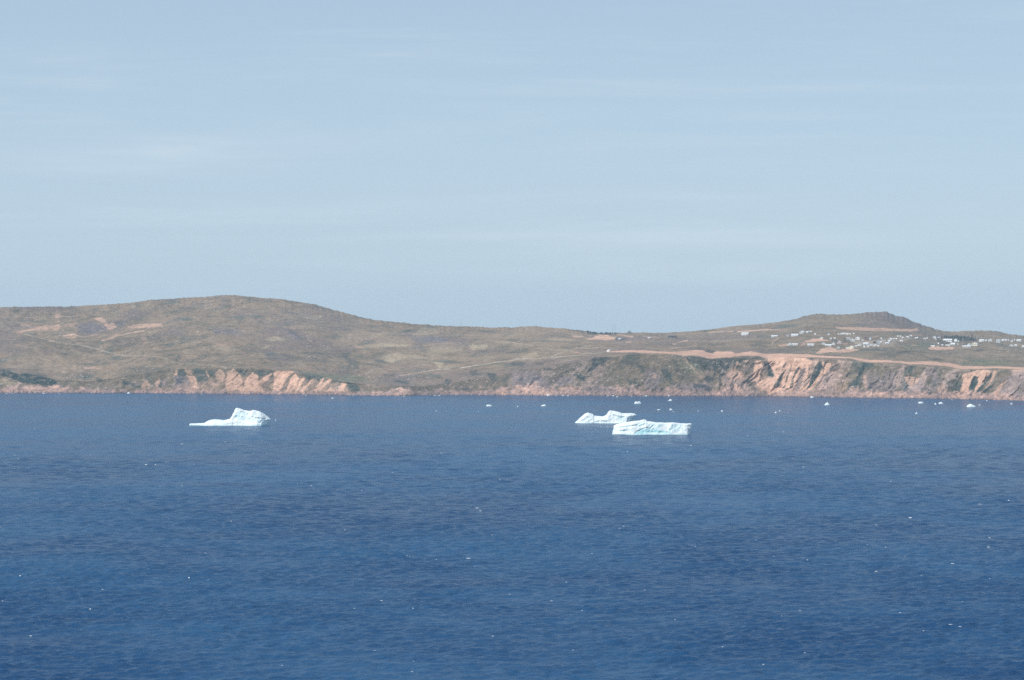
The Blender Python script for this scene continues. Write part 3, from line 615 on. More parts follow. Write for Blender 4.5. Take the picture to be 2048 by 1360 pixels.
# whitecaps: low broken crests of foam, one to four metres long
m_foam = plain_mat('sea_foam', (.58, .61, .63), .9, .15, 2.0)
WC = [(292,929,5),(311,929,3),(105,949,3),(404,924,4),(437,924,3),(388,931,2),(364,971,3),(364,888,6),(697,928,4),(623,971,3),(637,981,5),(786,945,5),(783,951,2),(882,907,2),(921,946,3),(981,912,2),(957,823,2),(1074,911,2),(1134,894,3),
      (1302,947,3),(1382,891,4),(1427,892,2),(1495,872,3),(1586,917,3),(1607,935,5),(1746,881,5),(1773,920,3),(1782,963,5),(1846,989,6),(1873,989,4),(1909,957,3),(1940,881,3),(1965,889,3),(1699,868,3),(1567,864,4),
      (100,1031,4),(115,1030,4),(480,1035,3),(417,1161,7),(405,1156,3),(180,1219,3),(205,1178,2),(251,1247,12),(278,1246,7),(455,1239,4),(61,1272,6),(5,1204,3),(1,1056,3),(410,1106,5),(485,1043,3),
      (953,1016,9),(961,1022,6),(1078,1016,3),(974,1041,4),(984,1071,3),(797,1112,4),(873,1119,4),(900,1118,6),(936,1119,12),(950,1134,4),(1093,1128,7),(1184,1107,6),(1133,1164,5),(1047,1169,8),(1103,1202,7),(748,1202,7),(763,1202,6),(986,1272,7),
      (749,1301,3),(1020,1190,4),(1164,1218,4),(826,1217,3),(1200,1020,2),(815,1112,3),(820,1113,3),
      (1770,1018,8),(1821,1035,7),(1754,1052,7),(1960,1008,10),(1979,1033,4),(1979,1075,6),(1977,1095,7),(1605,1086,4),(1547,1114,3),(1869,1128,4),(1906,1128,8),(1842,1151,8),(1812,1145,4),(1753,1144,6),(1690,1156,4),(1615,1123,4),
      (1600,1220,4),(1564,1231,4),(1801,1227,6),(1902,1251,10),(1921,1253,8),(1848,1263,5),(1980,1158,3),(1926,1205,4),(1610,1306,4),(1540,1164,2),(1827,1175,3),(1810,1064,3),(1632,1166,4),
      (579,1293,4),(1420,1012,3),(1240,1056,4),(1248,1054,3),(1512,1081,2),(1486,1000,3),(1350,1238,4),(1290,1180,3),(1460,1150,3),(600,1080,3),(560,1190,3),(660,1275,4),(690,1060,2),(325,1040,3),(30,910,3),(180,910,3),(1255,903,3),(540,910,2),(595,969,2)]
rnd = random.Random(4)
for _ in range(45):
    WC.append((rnd.uniform(-60, 2100), 830 + 520 * rnd.random(), rnd.uniform(.8, 1.8)))
# surf along the foot of the cliffs
for u in (14,25,88,118,205,345,402,610,700,706,790,797,806,856,868,880,1075,1115,1145,1215,1262,1290,1330,1700,1972,1860,1905):
    WC.append((u + rnd.uniform(-2, 2), float(SHORE(u)) + .7 + (1.0 if u > 1600 else .3), rnd.uniform(2.5, 7)))
wv_, wf_ = [], []
for (u, v, w) in WC:
    x, y, _z = sea_at(u, v); m_px = y / F
    Lx = max(0.35, w * m_px * .42); n = 9
    hgt = min(.34, .08 + .06 * w * m_px)
    dep = max(.5, .30 * Lx)
    sl = rnd.uniform(-.35, .35); b0 = len(wv_)
    zb = float(waves(np.array([x]), np.array([y]), 1.0)[0]) if y < 4300 else 0.0
    top = [rnd.uniform(.35, 1.0) for _ in range(n)]
    for k in range(n):
        s = -1 + 2 * k / (n - 1); e = math.sqrt(max(0, 1 - s * s)) * .85 + .1
        cx, cy = x + s * Lx, y + s * Lx * sl + rnd.uniform(-.12, .12) * Lx
        wv_ += [(cx, cy - dep * e, zb - .3), (cx, cy - dep * .3 * e, zb + hgt * top[k] * e), (cx, cy + dep * .5 * e, zb + hgt * .7 * top[k] * e), (cx, cy + dep * e, zb - .3)]
    for k in range(n - 1):
        for r in range(3):
            a = b0 + k * 4 + r
            wf_.append((a, a + 4, a + 5, a + 1))
tag(mesh_obj('whitecaps', wv_, np.array(wf_), m_foam), label='scattered white flecks of foam on the dark blue swell', kind='stuff')

# ------------------------------------------------------------------ icebergs
def ice_mat():
    m, t, b = new_mat('glacier_ice')
    at_ = N(t, 'ShaderNodeAttribute', attribute_name='Col')
    tcn = N(t, 'ShaderNodeTexCoord'); n = N(t, 'ShaderNodeTexNoise', Scale=0.45, Detail=5.0, Roughness=0.65)
    L(t, tcn, 'Object', n, 'Vector')
    mr = N(t, 'ShaderNodeMapRange'); mr.inputs[1].default_value, mr.inputs[2].default_value = .3, .7; mr.inputs[3].default_value, mr.inputs[4].default_value = 0.9, 1.06
    L(t, n, 0, mr, 0)
    mx = MIX(t, 'MULTIPLY', 1.0); L(t, at_, 'Color', mx, 6); L(t, mr, 0, mx, 7); L(t, mx, 2, b, 'Base Color')
    bp = N(t, 'ShaderNodeBump', Strength=0.3, Distance=0.5); L(t, n, 0, bp, 'Height'); L(t, bp, 0, b, 'Normal')
    b.inputs['Roughness'].default_value = 0.55; b.inputs['IOR'].default_value = 1.31
    return m
m_ice = ice_mat()
WHITE, AQUA, TEAL = np.array([.67,.73,.74]), np.array([.48,.68,.70]), np.array([.27,.52,.555])
def iceberg(keys, vbase, top, grooves, blue_and_shade, label, lean=None, seed=0, rough=1.0, nst=230, nlev=44):
    """keys: stations along the berg: (column, rim height share, rim to crest m, rim to foot m, crest to back m); top: crest outline in photo points"""
    Yb = CH * F / (vbase - HV); px = Yb / F
    k = np.array(keys, float); tp = np.array(top, float)
    us = np.linspace(tp[0, 0], tp[-1, 0], nst)
    H = (vbase - np.interp(us, tp[:, 0], tp[:, 1])) * px
    rim, rc, rf, cb = (np.interp(us, k[:, 0], k[:, i]) for i in (1, 2, 3, 4))
    t = np.linspace(0, 1, nlev)
    Vx, Vy, Vz, Fr = [], [], [], []
    for i, u in enumerate(us):
        h, hr = H[i], H[i] * rim[i]
        P = np.array([(-rf[i] - rc[i] - .6, -2.5), (-rf[i] - rc[i], -.1), (-rc[i] - .55 * rf[i], hr * .35), (-rc[i] - .12 * rf[i], hr * .86), (-rc[i], hr), (-.45 * rc[i], hr + (h - hr) * .62), (0, h)])
        B = np.array([(0, h), (cb[i] * .35, h * .9), (cb[i] * .8, h * .45), (cb[i], -2.5)])
        def res(Q, n):
            d = np.r_[0, np.cumsum(np.hypot(*np.diff(Q, axis=0).T) + 1e-4)]; d /= d[-1]
            s = np.linspace(0, 1, n); return np.interp(s, d, Q[:, 0]), np.interp(s, d, Q[:, 1])
        fy, fz = res(P, nlev); by, bz = res(B, 14)
        yy, zz = np.r_[fy, by[1:]], np.r_[fz, bz[1:]]
        Vx.append(np.full(yy.shape, (u - U0) * px)); Vy.append(yy); Vz.append(zz); Fr.append(np.r_[np.ones(nlev), np.zeros(13)])
    Vx, Vy, Vz, Fr = map(np.array, (Vx, Vy, Vz, Fr))
    if lean is not None:
        ln = np.array(lean, float)
        Vx = Vx + (np.interp(us, ln[:, 0], ln[:, 1])[:, None]) * px * (1 - np.clip(Vz / np.maximum(H[:, None], 1), 0, 1))
    ue, ve = U0 + Vx / px, vbase - Vz / px
    # carved forms: grooves and ledges along traced lines, then cracked, hollowed surface
    wq = 1.5 * fbm(Vx, Vy, Vz, 9, 3, .6, seed + 1)
    for P, w, d in grooves:
        dd = seg_d(P, (ue + wq).ravel(), (ve + .6 * wq).ravel()).reshape(ue.shape)
        Vy = Vy + Fr * .5 * d * np.exp(-(dd / w) ** 2)
    edge = np.minimum(sstep(-.2, 1.5, Vz), 1)
    r1_ = fbm(Vx, Vy, Vz * 1.4, 11, 4, .55, seed + 3, ridged=True)
    r2_ = fbm(Vx, Vy, Vz, 4.2, 4, .6, seed + 5)
    Vy = Vy - Fr * edge * rough * (.95 * (r1_ - .2) + .55 * r2_)
    crest = np.clip(Vz / np.maximum(H[:, None], .5), 0, 1) ** 6
    Vz = Vz + crest * rough * .45 * fbm(Vx, Vy, Vz, 5, 3, .6, seed + 7) * np.minimum(H[:, None] / 4, 1)
    col = np.tile(WHITE, (Vx.size, 1)) * (1 + .05 * r1_.ravel()[:, None])
    for P, cc, kk in blue_and_shade:  # blue ice, plus shade of faces and ledges put into the colour
        uu, vv = (ue + 1.2 * wq).ravel(), (ve + .8 * wq).ravel()
        d = seg_d(list(P) + [P[0]], uu, vv) * np.where(inside(P, uu, vv), 1, -1)
        m = (sstep(-1.2, 1.2, d) * kk)[:, None]; col = col * (1 - m) + cc * m
    wet = (sstep(1.5, .2, Vz + .5 * r2_).ravel() * .6)[:, None]; col = col * (1 - wet) + AQUA * wet
    n_, m_ = Vx.shape
    x0 = ((us[0] + us[-1]) / 2 - U0) * px
    verts = np.stack([Vx.ravel() - x0, Vy.ravel(), Vz.ravel()], 1)
    ids = np.arange(n_ * m_).reshape(n_, m_)
    q = np.stack([ids[:-1, :-1].ravel(), ids[1:, :-1].ravel(), ids[1:, 1:].ravel(), ids[:-1, 1:].ravel()], 1)
    faces = [tuple(map(int, f)) for f in q] + [tuple(map(int, ids[0, :])), tuple(map(int, ids[-1, ::-1]))]
    o = mesh_obj('iceberg', verts, faces, m_ice, smooth=True, col=np.clip(col, 0, .95))
    front = -(Vy[:, 1].min() if Vy.shape[0] else 0)
    o.location = (x0, Yb + np.median(-Vy[:, 1]), 0)
    return tag(o, label, 'iceberg')
B1_top = [(377,848.6),(379.5,847.6),(399,846.9),(406.9,846.4),(410.8,843.5),(418.6,840.5),(426.4,839.1),(436.2,839.8),(446,841),(451.8,839.4),(457.7,838.6),(461.6,832.7),(463.5,827.9),(466,824.9),(467.4,820),(469,817.4),(471.3,816.3),(477.2,817.3),(487,820.7),
          (496.7,822.5),(500,822),(503.6,820.3),(508.4,821.3),(516.3,822.7),(524,826.4),(530,830.8),(535.8,835.2),(540.2,839.4)]
iceberg([(377,.7,3,1,3),(407,.6,4,2,5),(426,.35,9,3,8),(446,.4,9,3,8),(458,.55,6,4,10),(466,.75,3,5,12),(472,.90,2,7,14),(490,.86,3,8,15),(503,.74,6,8,16),(516,.62,8,8,16),(525,.6,7,8,14),(532,.68,4,4,10),(540,.85,.5,.5,2)], 851.2, B1_top,
        [([(466,826),(470,822),(476,820)], 1.4, 1.0), ([(481,824),(488,827),(494,832)], 1.2, 2.4), ([(494,829),(502,834),(512,837),(524,838),(530,838)], 1.5, 2.2), ([(469,835),(473,833)], 1.6, 1.6), ([(500,838),(505,834)], 1.2, 1.5), ([(520,846),(525,841)], 1.4, 2.0),
         ([(505,851),(515,851),(520,850)], 1.0, 1.8), ([(476,842),(490,841)], 1.3, .9), ([(462,838),(470,838)], 2.0, .9)],
        [([(466,830),(478,823),(492,827),(500,834),(512,837),(528,839),(522,845),(500,843),(470,838)], AQUA * 1.18, .35), ([(468,836),(474,833),(474,837)], TEAL, .4), ([(500,852),(522,848),(524,852)], TEAL, .4), ([(524,842),(540,839.5),(540,852),(520,852)], AQUA, .35)],  # steep front and end face: their shade tinted in, beside blue ice
        'tapered white iceberg alone on the sea, low tongue at one end and a steep peak', lean=[(377,0),(500,0),(525,-3),(540.2,-6)], seed=2)
B2_top = [(1150.5,845.3),(1155.3,841.3),(1162.8,833.8),(1167,830),(1171,827.6),(1176.5,825.6),(1181,827),(1186.7,829),(1188.8,831.7),(1198.4,833),(1206.6,833),(1211,831.5),(1214.8,828.6),(1216.1,824.9),(1220.2,821.4),(1228.4,822.1),(1239.4,824.9),(1245,826.6),(1251.7,827.2),
          (1258,826.5),(1264,826.6),(1269,827.8),(1273.8,829.7)]
iceberg([(1150,.4,2,1,2),(1163,.55,5,2,6),(1176,.75,5,3,9),(1189,.5,6,2,9),(1206,.45,7,2,9),(1215,.6,5,3,10),(1222,.8,3,5,12),(1235,.72,5,5,12),(1250,.7,5,5,12),(1258,.68,5,5,11),(1265,.75,3,3,8),(1273.8,.9,.4,.4,1.5)], 846.6, B2_top,
        [([(1170,833),(1177,837),(1184,842)], 1.4, 1.4), ([(1218,825),(1224,828),(1230,833)], 1.2, 1.6), ([(1229,831),(1240,836),(1250,834)], 1.6, 2.0), ([(1196,843),(1210,844)], 1.2, .8)],
        [([(1229,834),(1236,832),(1251,834),(1248,838),(1236,839)], AQUA * .95, .6), ([(1222,826),(1228,828),(1228,832)], AQUA, .5), ([(1166,832),(1176,836),(1186,842),(1178,841)], AQUA * 1.2, .3), ([(1252,842),(1262,834),(1274,830),(1274,846),(1252,846)], AQUA * .9, .5)],  # last patch tints in the shade of the end face
        'two-humped white iceberg with a dip in its middle, behind the flat-topped one', lean=[(1150,0),(1240,0),(1258,-6),(1273.8,-10)], seed=12)
B3_top = [(1225.7,866),(1226.3,862),(1227.8,857),(1228.4,851.8),(1233,849.5),(1239.4,847.4),(1253,844.7),(1266.7,842.6),(1280.4,841.5),(1287.2,839.5),(1292.7,839.9),(1296.1,843.0),(1302.3,843.6),(1313.2,845),(1332.3,846),(1346,845.2),(1362.4,847.1),(1373.4,847.4),(1383,847.2),
          (1385.0,848.6),(1385.7,852)]
iceberg([(1225.7,.8,.5,.5,2),(1229,.72,3,2,8),(1240,.70,6,4,13),(1265,.72,6,5,15),(1285,.78,4,6,16),(1300,.88,3,6,16),(1340,.92,2.5,5,15),(1375,.92,2.5,4,12),(1383,.9,1.5,2,8),(1385.7,.9,.4,.4,2)], 869.4, B3_top,
        [([(1236,855),(1250,854.5),(1262,852.5),(1274,850),(1284,846),(1292,843.5)], 1.8, 1.9), ([(1266,852),(1280,852.5),(1290,849)], 1.6, 1.4), ([(1240,861.5),(1256,861.5)], 1.0, 1.4), ([(1293,856),(1300,858),(1306,852)], 1.1, 1.6), ([(1270,866),(1280,861),(1290,857)], 1.4, 1.6),
         ([(1282,864),(1300,864.5),(1320,865),(1336,865)], 1.5, 1.1), ([(1338,860),(1344,850)], 3.2, -1.2), ([(1380,864),(1386,860)], 1.2, 1.4), ([(1362,858),(1366,850)], 3, .6)],
        [([(1268,867),(1284,858),(1310,858),(1342,864.5),(1342,866.5),(1300,866),(1282,868.5)], TEAL * 1.1, .85), ([(1237,853.5),(1262,850.5),(1262,854),(1238,856.5)], AQUA * 1.1, .45), ([(1266,850),(1290,844.5),(1294,848),(1278,854)], AQUA, .5), ([(1240,860.5),(1257,860.5),(1257,862.5),(1240,862.5)], AQUA * .8, .5),  # turquoise undercut, then ledge shadows tinted into the colour
         ([(1300,846),(1330,848),(1318,862),(1296,858)], AQUA * 1.2, .4), ([(1342,848),(1366,849),(1360,862),(1336,862)], AQUA * 1.25, .45), ([(1224,868.2),(1390,868.2),(1390,871),(1224,871)], AQUA, .6)],
        'long flat-topped iceberg with turquoise cracks, in front of the two-humped one', lean=[(1225,-1),(1232,0),(1376,0),(1385.7,-5)], seed=25, rough=.8)

# small pieces of ice: (column, row of waterline, width, height, label)
FRAG = 'tiny white ice fragment stranded in the surf along the foot of the cliffs'
BITS = [(978,812.2,13,2.8,'smooth low white ice floe nearest the beach, well apart from the icebergs'),(1087,812.2,12,3.2,'pointed white ice floe floating behind the two-humped iceberg, on its own'),(1035.5,813.6,3.4,1.6,'tiny speck of ice between the smooth floe and the pointed floe'),
        (872.5,822.5,3.2,2.0,'lone tiny ice speck on open water between the icebergs'),(1276,807.2,17,4.4,'broad low ice floe just behind the flat-topped iceberg'),(1340.5,801.5,8.5,3.4,'small peaked ice floe close to the shore, near a smaller low piece'),(1342,820,7.5,3.4,'little rounded ice floe with a crumb of ice beside it'),
        (1346.5,823.4,2.6,1.4,'crumb of ice beside the little rounded floe'),(1317.5,819.8,8,1.2,'flat sliver of ice awash between the flat-topped iceberg and the rounded floe'),(1654.3,810,12.5,5.6,'cone-shaped white ice floe below the fan of bare scree'),(1842,806.6,12,3.2,'flat slab of white ice floating off the cliffs near a cluster of floes'),
        (1871,808.6,6,2.8,'small low floe beside the double-topped floe'),(1882,807.2,11,4.0,'double-topped white ice floe in a small cluster off the cliffs'),(1942.5,813.6,20.5,6.2,'largest of the small white ice floes, long with a low peak'),(1959,810.2,5.5,1.6,'thin crumbs of ice trailing behind the largest small floe'),
        (2023,808.6,5.5,3.0,'small tilted ice floe near the shore, beyond the largest small floe'),(1833,827.6,5.5,3.0,'small ice chunk drifting alone in front of the cliff floes'),(1551.8,826,5,2.6,'small ice chunk, the bigger of a pair on open water'),(1559.7,822.5,3.6,2.0,'little ice chunk, the smaller of a pair on open water'),
        (1444,823,5,2.2,'small low ice piece drifting beyond the end of the flat-topped iceberg'),(1396.5,822.3,2.6,1.4,'tiny ice speck near the shoulder of the flat-topped iceberg'),(1624,795.2,8,2.6,'flat white ice piece lying against the shore below the scree fan'),(257,787,7,3.0,'white ice piece grounded at the beach beneath the heath slope'),
        (665,796.8,5.5,1.6,'thin ice sliver just off the end of the orange cliffs'),(1096.5,791.6,6,3.2,FRAG),(1112,791.6,2.6,1.4,FRAG),(1126,791.8,4.2,1.6,FRAG),(1136.5,791.8,5,1.6,FRAG),(1226.5,792.2,5,2.0,FRAG),(1234.5,794.2,4.2,2.0,FRAG),(1293,792.2,6,2.2,FRAG),(1338,792.2,4.5,1.8,FRAG),(1974,801.8,4,1.4,FRAG),(88,787,5,1.4,FRAG),(499,840.6,2.6,1.6,None),(551.5,840.8,3,1.8,'tiny ice crumb floating off the overhanging end of the lone iceberg')]
def growler(u, v, w, h, label, seed):
    x, y, _ = sea_at(u, v); px = y / F
    a, hh = w * px / 2, h * px
    n, m = 26, 9
    rn = random.Random(seed); pk = rn.uniform(-.35, .35); sk = rn.uniform(.9, 1.5)
    th = np.linspace(0, 2 * math.pi, n, endpoint=False)[:, None]; r = np.linspace(0, 1, m)[None, :]
    ex, ey = np.cos(th) * r, np.sin(th) * r * .55
    edge = 1 + .18 * gnoise(np.cos(th) * 1.6 + seed, np.sin(th) * 1.6, th * 0 + seed * .37)
    X_, Y_ = ex * a * edge, ey * a * edge
    dx = (ex - pk)
    Zs = np.clip(1 - (np.abs(dx) / (1.05 + np.sign(dx) * -pk)) ** sk, 0, 1) * (1 - np.abs(ey / .6) ** 2.2)
    if 'double' in (label or ''): Zs = Zs * (.55 + .45 * np.abs(np.sin((ex + .25) * 4.2)))
    if 'flat' in (label or '') or 'smooth' in (label or ''): Zs = np.minimum(Zs * 1.8, .9)
    Zs = Zs * (1 - r ** 6) * hh * (1 + .35 * gnoise(X_ / max(.35 * a, .3) + seed, Y_ / max(.35 * a, .3), X_ * 0 + 3.3))
    Zs[:, -1] = -.5
    Zs[:, 0] = Zs[:, 0].mean()
    vv = np.stack([X_.ravel(), Y_.ravel(), Zs.ravel()], 1)
    ids = np.arange(n * m).reshape(n, m); nx = np.roll(ids, -1, 0)
    q = np.stack([ids[:, :-1].ravel(), ids[:, 1:].ravel(), nx[:, 1:].ravel(), nx[:, :-1].ravel()], 1)
    col = np.tile(WHITE, (n * m, 1)); wt_ = (sstep(.5, .0, Zs.ravel()) * .5)[:, None]; col = col * (1 - wt_) + AQUA * wt_
    o = mesh_obj('ice_floe', vv, q, m_ice, col=col)
    o.location = (x, y, 0)
    tag(o, label, 'ice floe', 'ice fragments in the surf' if label == FRAG else 'small ice floes adrift')
for k, (u, v, w, h, lb) in enumerate(BITS):
    if lb: growler(u, v, w, h, lb, k + 1)

# ------------------------------------------------------------------ the village on the hill
m_wall = {'white': plain_mat('white_clapboard', (.80,.80,.79), .7, .06), 'cream': plain_mat('cream_clapboard', (.74,.69,.55), .7, .06), 'grey': plain_mat('pale_grey_siding', (.52,.54,.57), .7, .06),
          'red': plain_mat('dark_red_siding', (.20,.075,.085), .7, .08), 'dark': plain_mat('dark_siding', (.085,.085,.10), .8, .08), 'green': plain_mat('pale_green_siding', (.50,.58,.53), .7, .06), 'pink': plain_mat('pink_siding', (.60,.50,.48), .7, .06),
          'teal': plain_mat('pale_teal_siding', (.60,.70,.70), .7, .06)}
m_roof = {'grey': plain_mat('grey_shingle', (.30,.30,.31), .85, .12), 'dark': plain_mat('dark_shingle', (.10,.10,.115), .85, .12), 'pale': plain_mat('pale_metal_roof', (.66,.67,.69), .5, .05), 'brown': plain_mat('brown_shingle', (.20,.16,.14), .85, .12)}
m_win, m_door, m_trim = plain_mat('window_glass', (.035,.04,.05), .15, .02), plain_mat('door_paint', (.16,.12,.11), .6, .05), plain_mat('white_trim', (.78,.78,.77), .6, .03)
m_conc = plain_mat('concrete', (.36,.35,.33), .9, .1)
def box(x0, x1, y0, y1, z0, z1):
    v = [(x0,y0,z0),(x1,y0,z0),(x1,y1,z0),(x0,y1,z0),(x0,y0,z1),(x1,y0,z1),(x1,y1,z1),(x0,y1,z1)]
    return v, [(0,3,2,1),(4,5,6,7),(0,1,5,4),(1,2,6,5),(2,3,7,6),(3,0,4,7)]
def join(*parts):
    V_, F_ = [], []
    for v, f in parts:
        b = len(V_); V_ += v; F_ += [tuple(i + b for i in q) for q in f]
    return V_, F_
def gable_body(w, d, h, hr, along):                     # walls with the gable ends built in; ridge along x (True) or towards the viewer
    x, y = w / 2, d / 2
    v = [(-x,-y,-1.6),(x,-y,-1.6),(x,y,-1.6),(-x,y,-1.6),(-x,-y,h),(x,-y,h),(x,y,h),(-x,y,h)]
    if along:
        v += [(-x,0,h+hr),(x,0,h+hr)]
        f = [(0,1,5,4),(2,3,7,6),(1,2,6,9,5),(3,0,4,8,7),(0,3,2,1)]
    else:
        v += [(0,-y,h+hr),(0,y,h+hr)]
        f = [(0,1,5,8,4),(2,3,7,9,6),(1,2,6,5),(3,0,4,7),(0,3,2,1)]
    return v, f
def gable_roof(w, d, h, hr, along, o=.35, t=.18):
    x, y = w / 2, d / 2
    if along:
        k = hr / y; pr = [(-y-o, h-o*k), (0, h+hr), (y+o, h-o*k)]
        ring = [(p, z) for p, z in pr] + [(p, z + t) for p, z in reversed(pr)]
        v = [(-x-o, p, z+.02) for p, z in ring] + [(x+o, p, z+.02) for p, z in ring]
    else:
        k = hr / x; pr = [(-x-o, h-o*k), (0, h+hr), (x+o, h-o*k)]
        ring = [(p, z) for p, z in pr] + [(p, z + t) for p, z in reversed(pr)]
        v = [(p, -y-o, z+.02) for p, z in ring] + [(p, y+o, z+.02) for p, z in ring]
    f = [(i, (i+1) % 6, 6+(i+1) % 6, 6+i) for i in range(6)] + [(0,1,4,5),(1,2,3,4),(6,11,10,7),(7,10,9,8)]
    return v, f
def house(name, u, v, wp, hp, wall='white', roof='grey', label=None, cat='house', along=None, rot=None, depth=None, detail=None, group=None, flat=False):
    p = ground_at(u, v); px = p.y / F
    w, H = wp * px, max(1.9, hp * px)
    rr = random.Random(int(u * 7 + v))
    if along is None: along = wp > 1.6 * hp or rr.random() < .5
    d = depth or min(max(5.5, w * .6), 9.0)
    if wp < 4: d = max(2.2, w * .9)
    root = empty(name, p, R(rot - 14 if rot is not None else rr.uniform(-38, 2)))
    tag(root, label, cat, group)
    if flat:
        hw = H - .35; bv, bf = box(-w/2, w/2, -d/2, d/2, -1.6, hw)
        rv, rf = box(-w/2-.2, w/2+.2, -d/2-.2, d/2+.2, hw + .01, H)
    else:
        hr = min(H * .42, 2.4 if along else 3.0, (d if along else w) * .42); hw = H - hr
        bv, bf = gable_body(w, d, hw, hr - .05, along); rv, rf = gable_roof(w, d, hw, hr, along)
    mesh_obj('wall', bv, bf, m_wall[wall], root)
    mesh_obj('roof', rv, rf, m_roof[roof], root)
    if detail is None: detail = wp >= 6.4
    if detail:
        nwin = 2 if wp < 9 else 3 if wp < 12 else 5
        zs = [max(.7, hw * .42)] if hw < 4 else [1.3, hw * .66]
        door_at = rr.randrange(nwin)
        for zi, z in enumerate(zs):
            for k in range(nwin):
                x = -w/2 + w * (k + .5) / nwin
                if zi == 0 and k == door_at: x += .22 * w / nwin + .5
                ww, wh = min(1.1, w / nwin * .4), min(1.15, hw * .36)
                fr = mesh_obj('window', *join(box(x-ww/2-.1, x+ww/2+.1, -d/2-.06, -d/2+.02, z-.1, z), box(x-ww/2-.1, x+ww/2+.1, -d/2-.06, -d/2+.02, z+wh, z+wh+.1), box(x-ww/2-.1, x-ww/2, -d/2-.06, -d/2+.02, z+.002, z+wh-.002), box(x+ww/2, x+ww/2+.1, -d/2-.06, -d/2+.02, z+.002, z+wh-.002)), m_trim, root)
                mesh_obj('pane', *box(x-ww/2+.003, x+ww/2-.003, -d/2-.025, -d/2+.02, z+.003, z+wh-.003), m_win, fr)
        xd = -w/2 + w * (door_at + .5) / nwin - .22 * w / nwin
        mesh_obj('door', *box(xd-.45, xd+.45, -d/2-.05, -d/2+.02, .05, min(2.0, hw*.85)), m_door, root)
        if rr.random() < .45 and not flat:
            cx = rr.uniform(-.3, .3) * w
            mesh_obj('chimney', *box(cx-.3, cx+.3, -.3 + (.6 if along else 0), .3 + (.6 if along else 0), hw + hr * .3, H + .8), m_conc, root)
    return root
TINY = 'tiny pale shed, one of many such specks between the village houses'
GT = 'tiny sheds between the village houses'
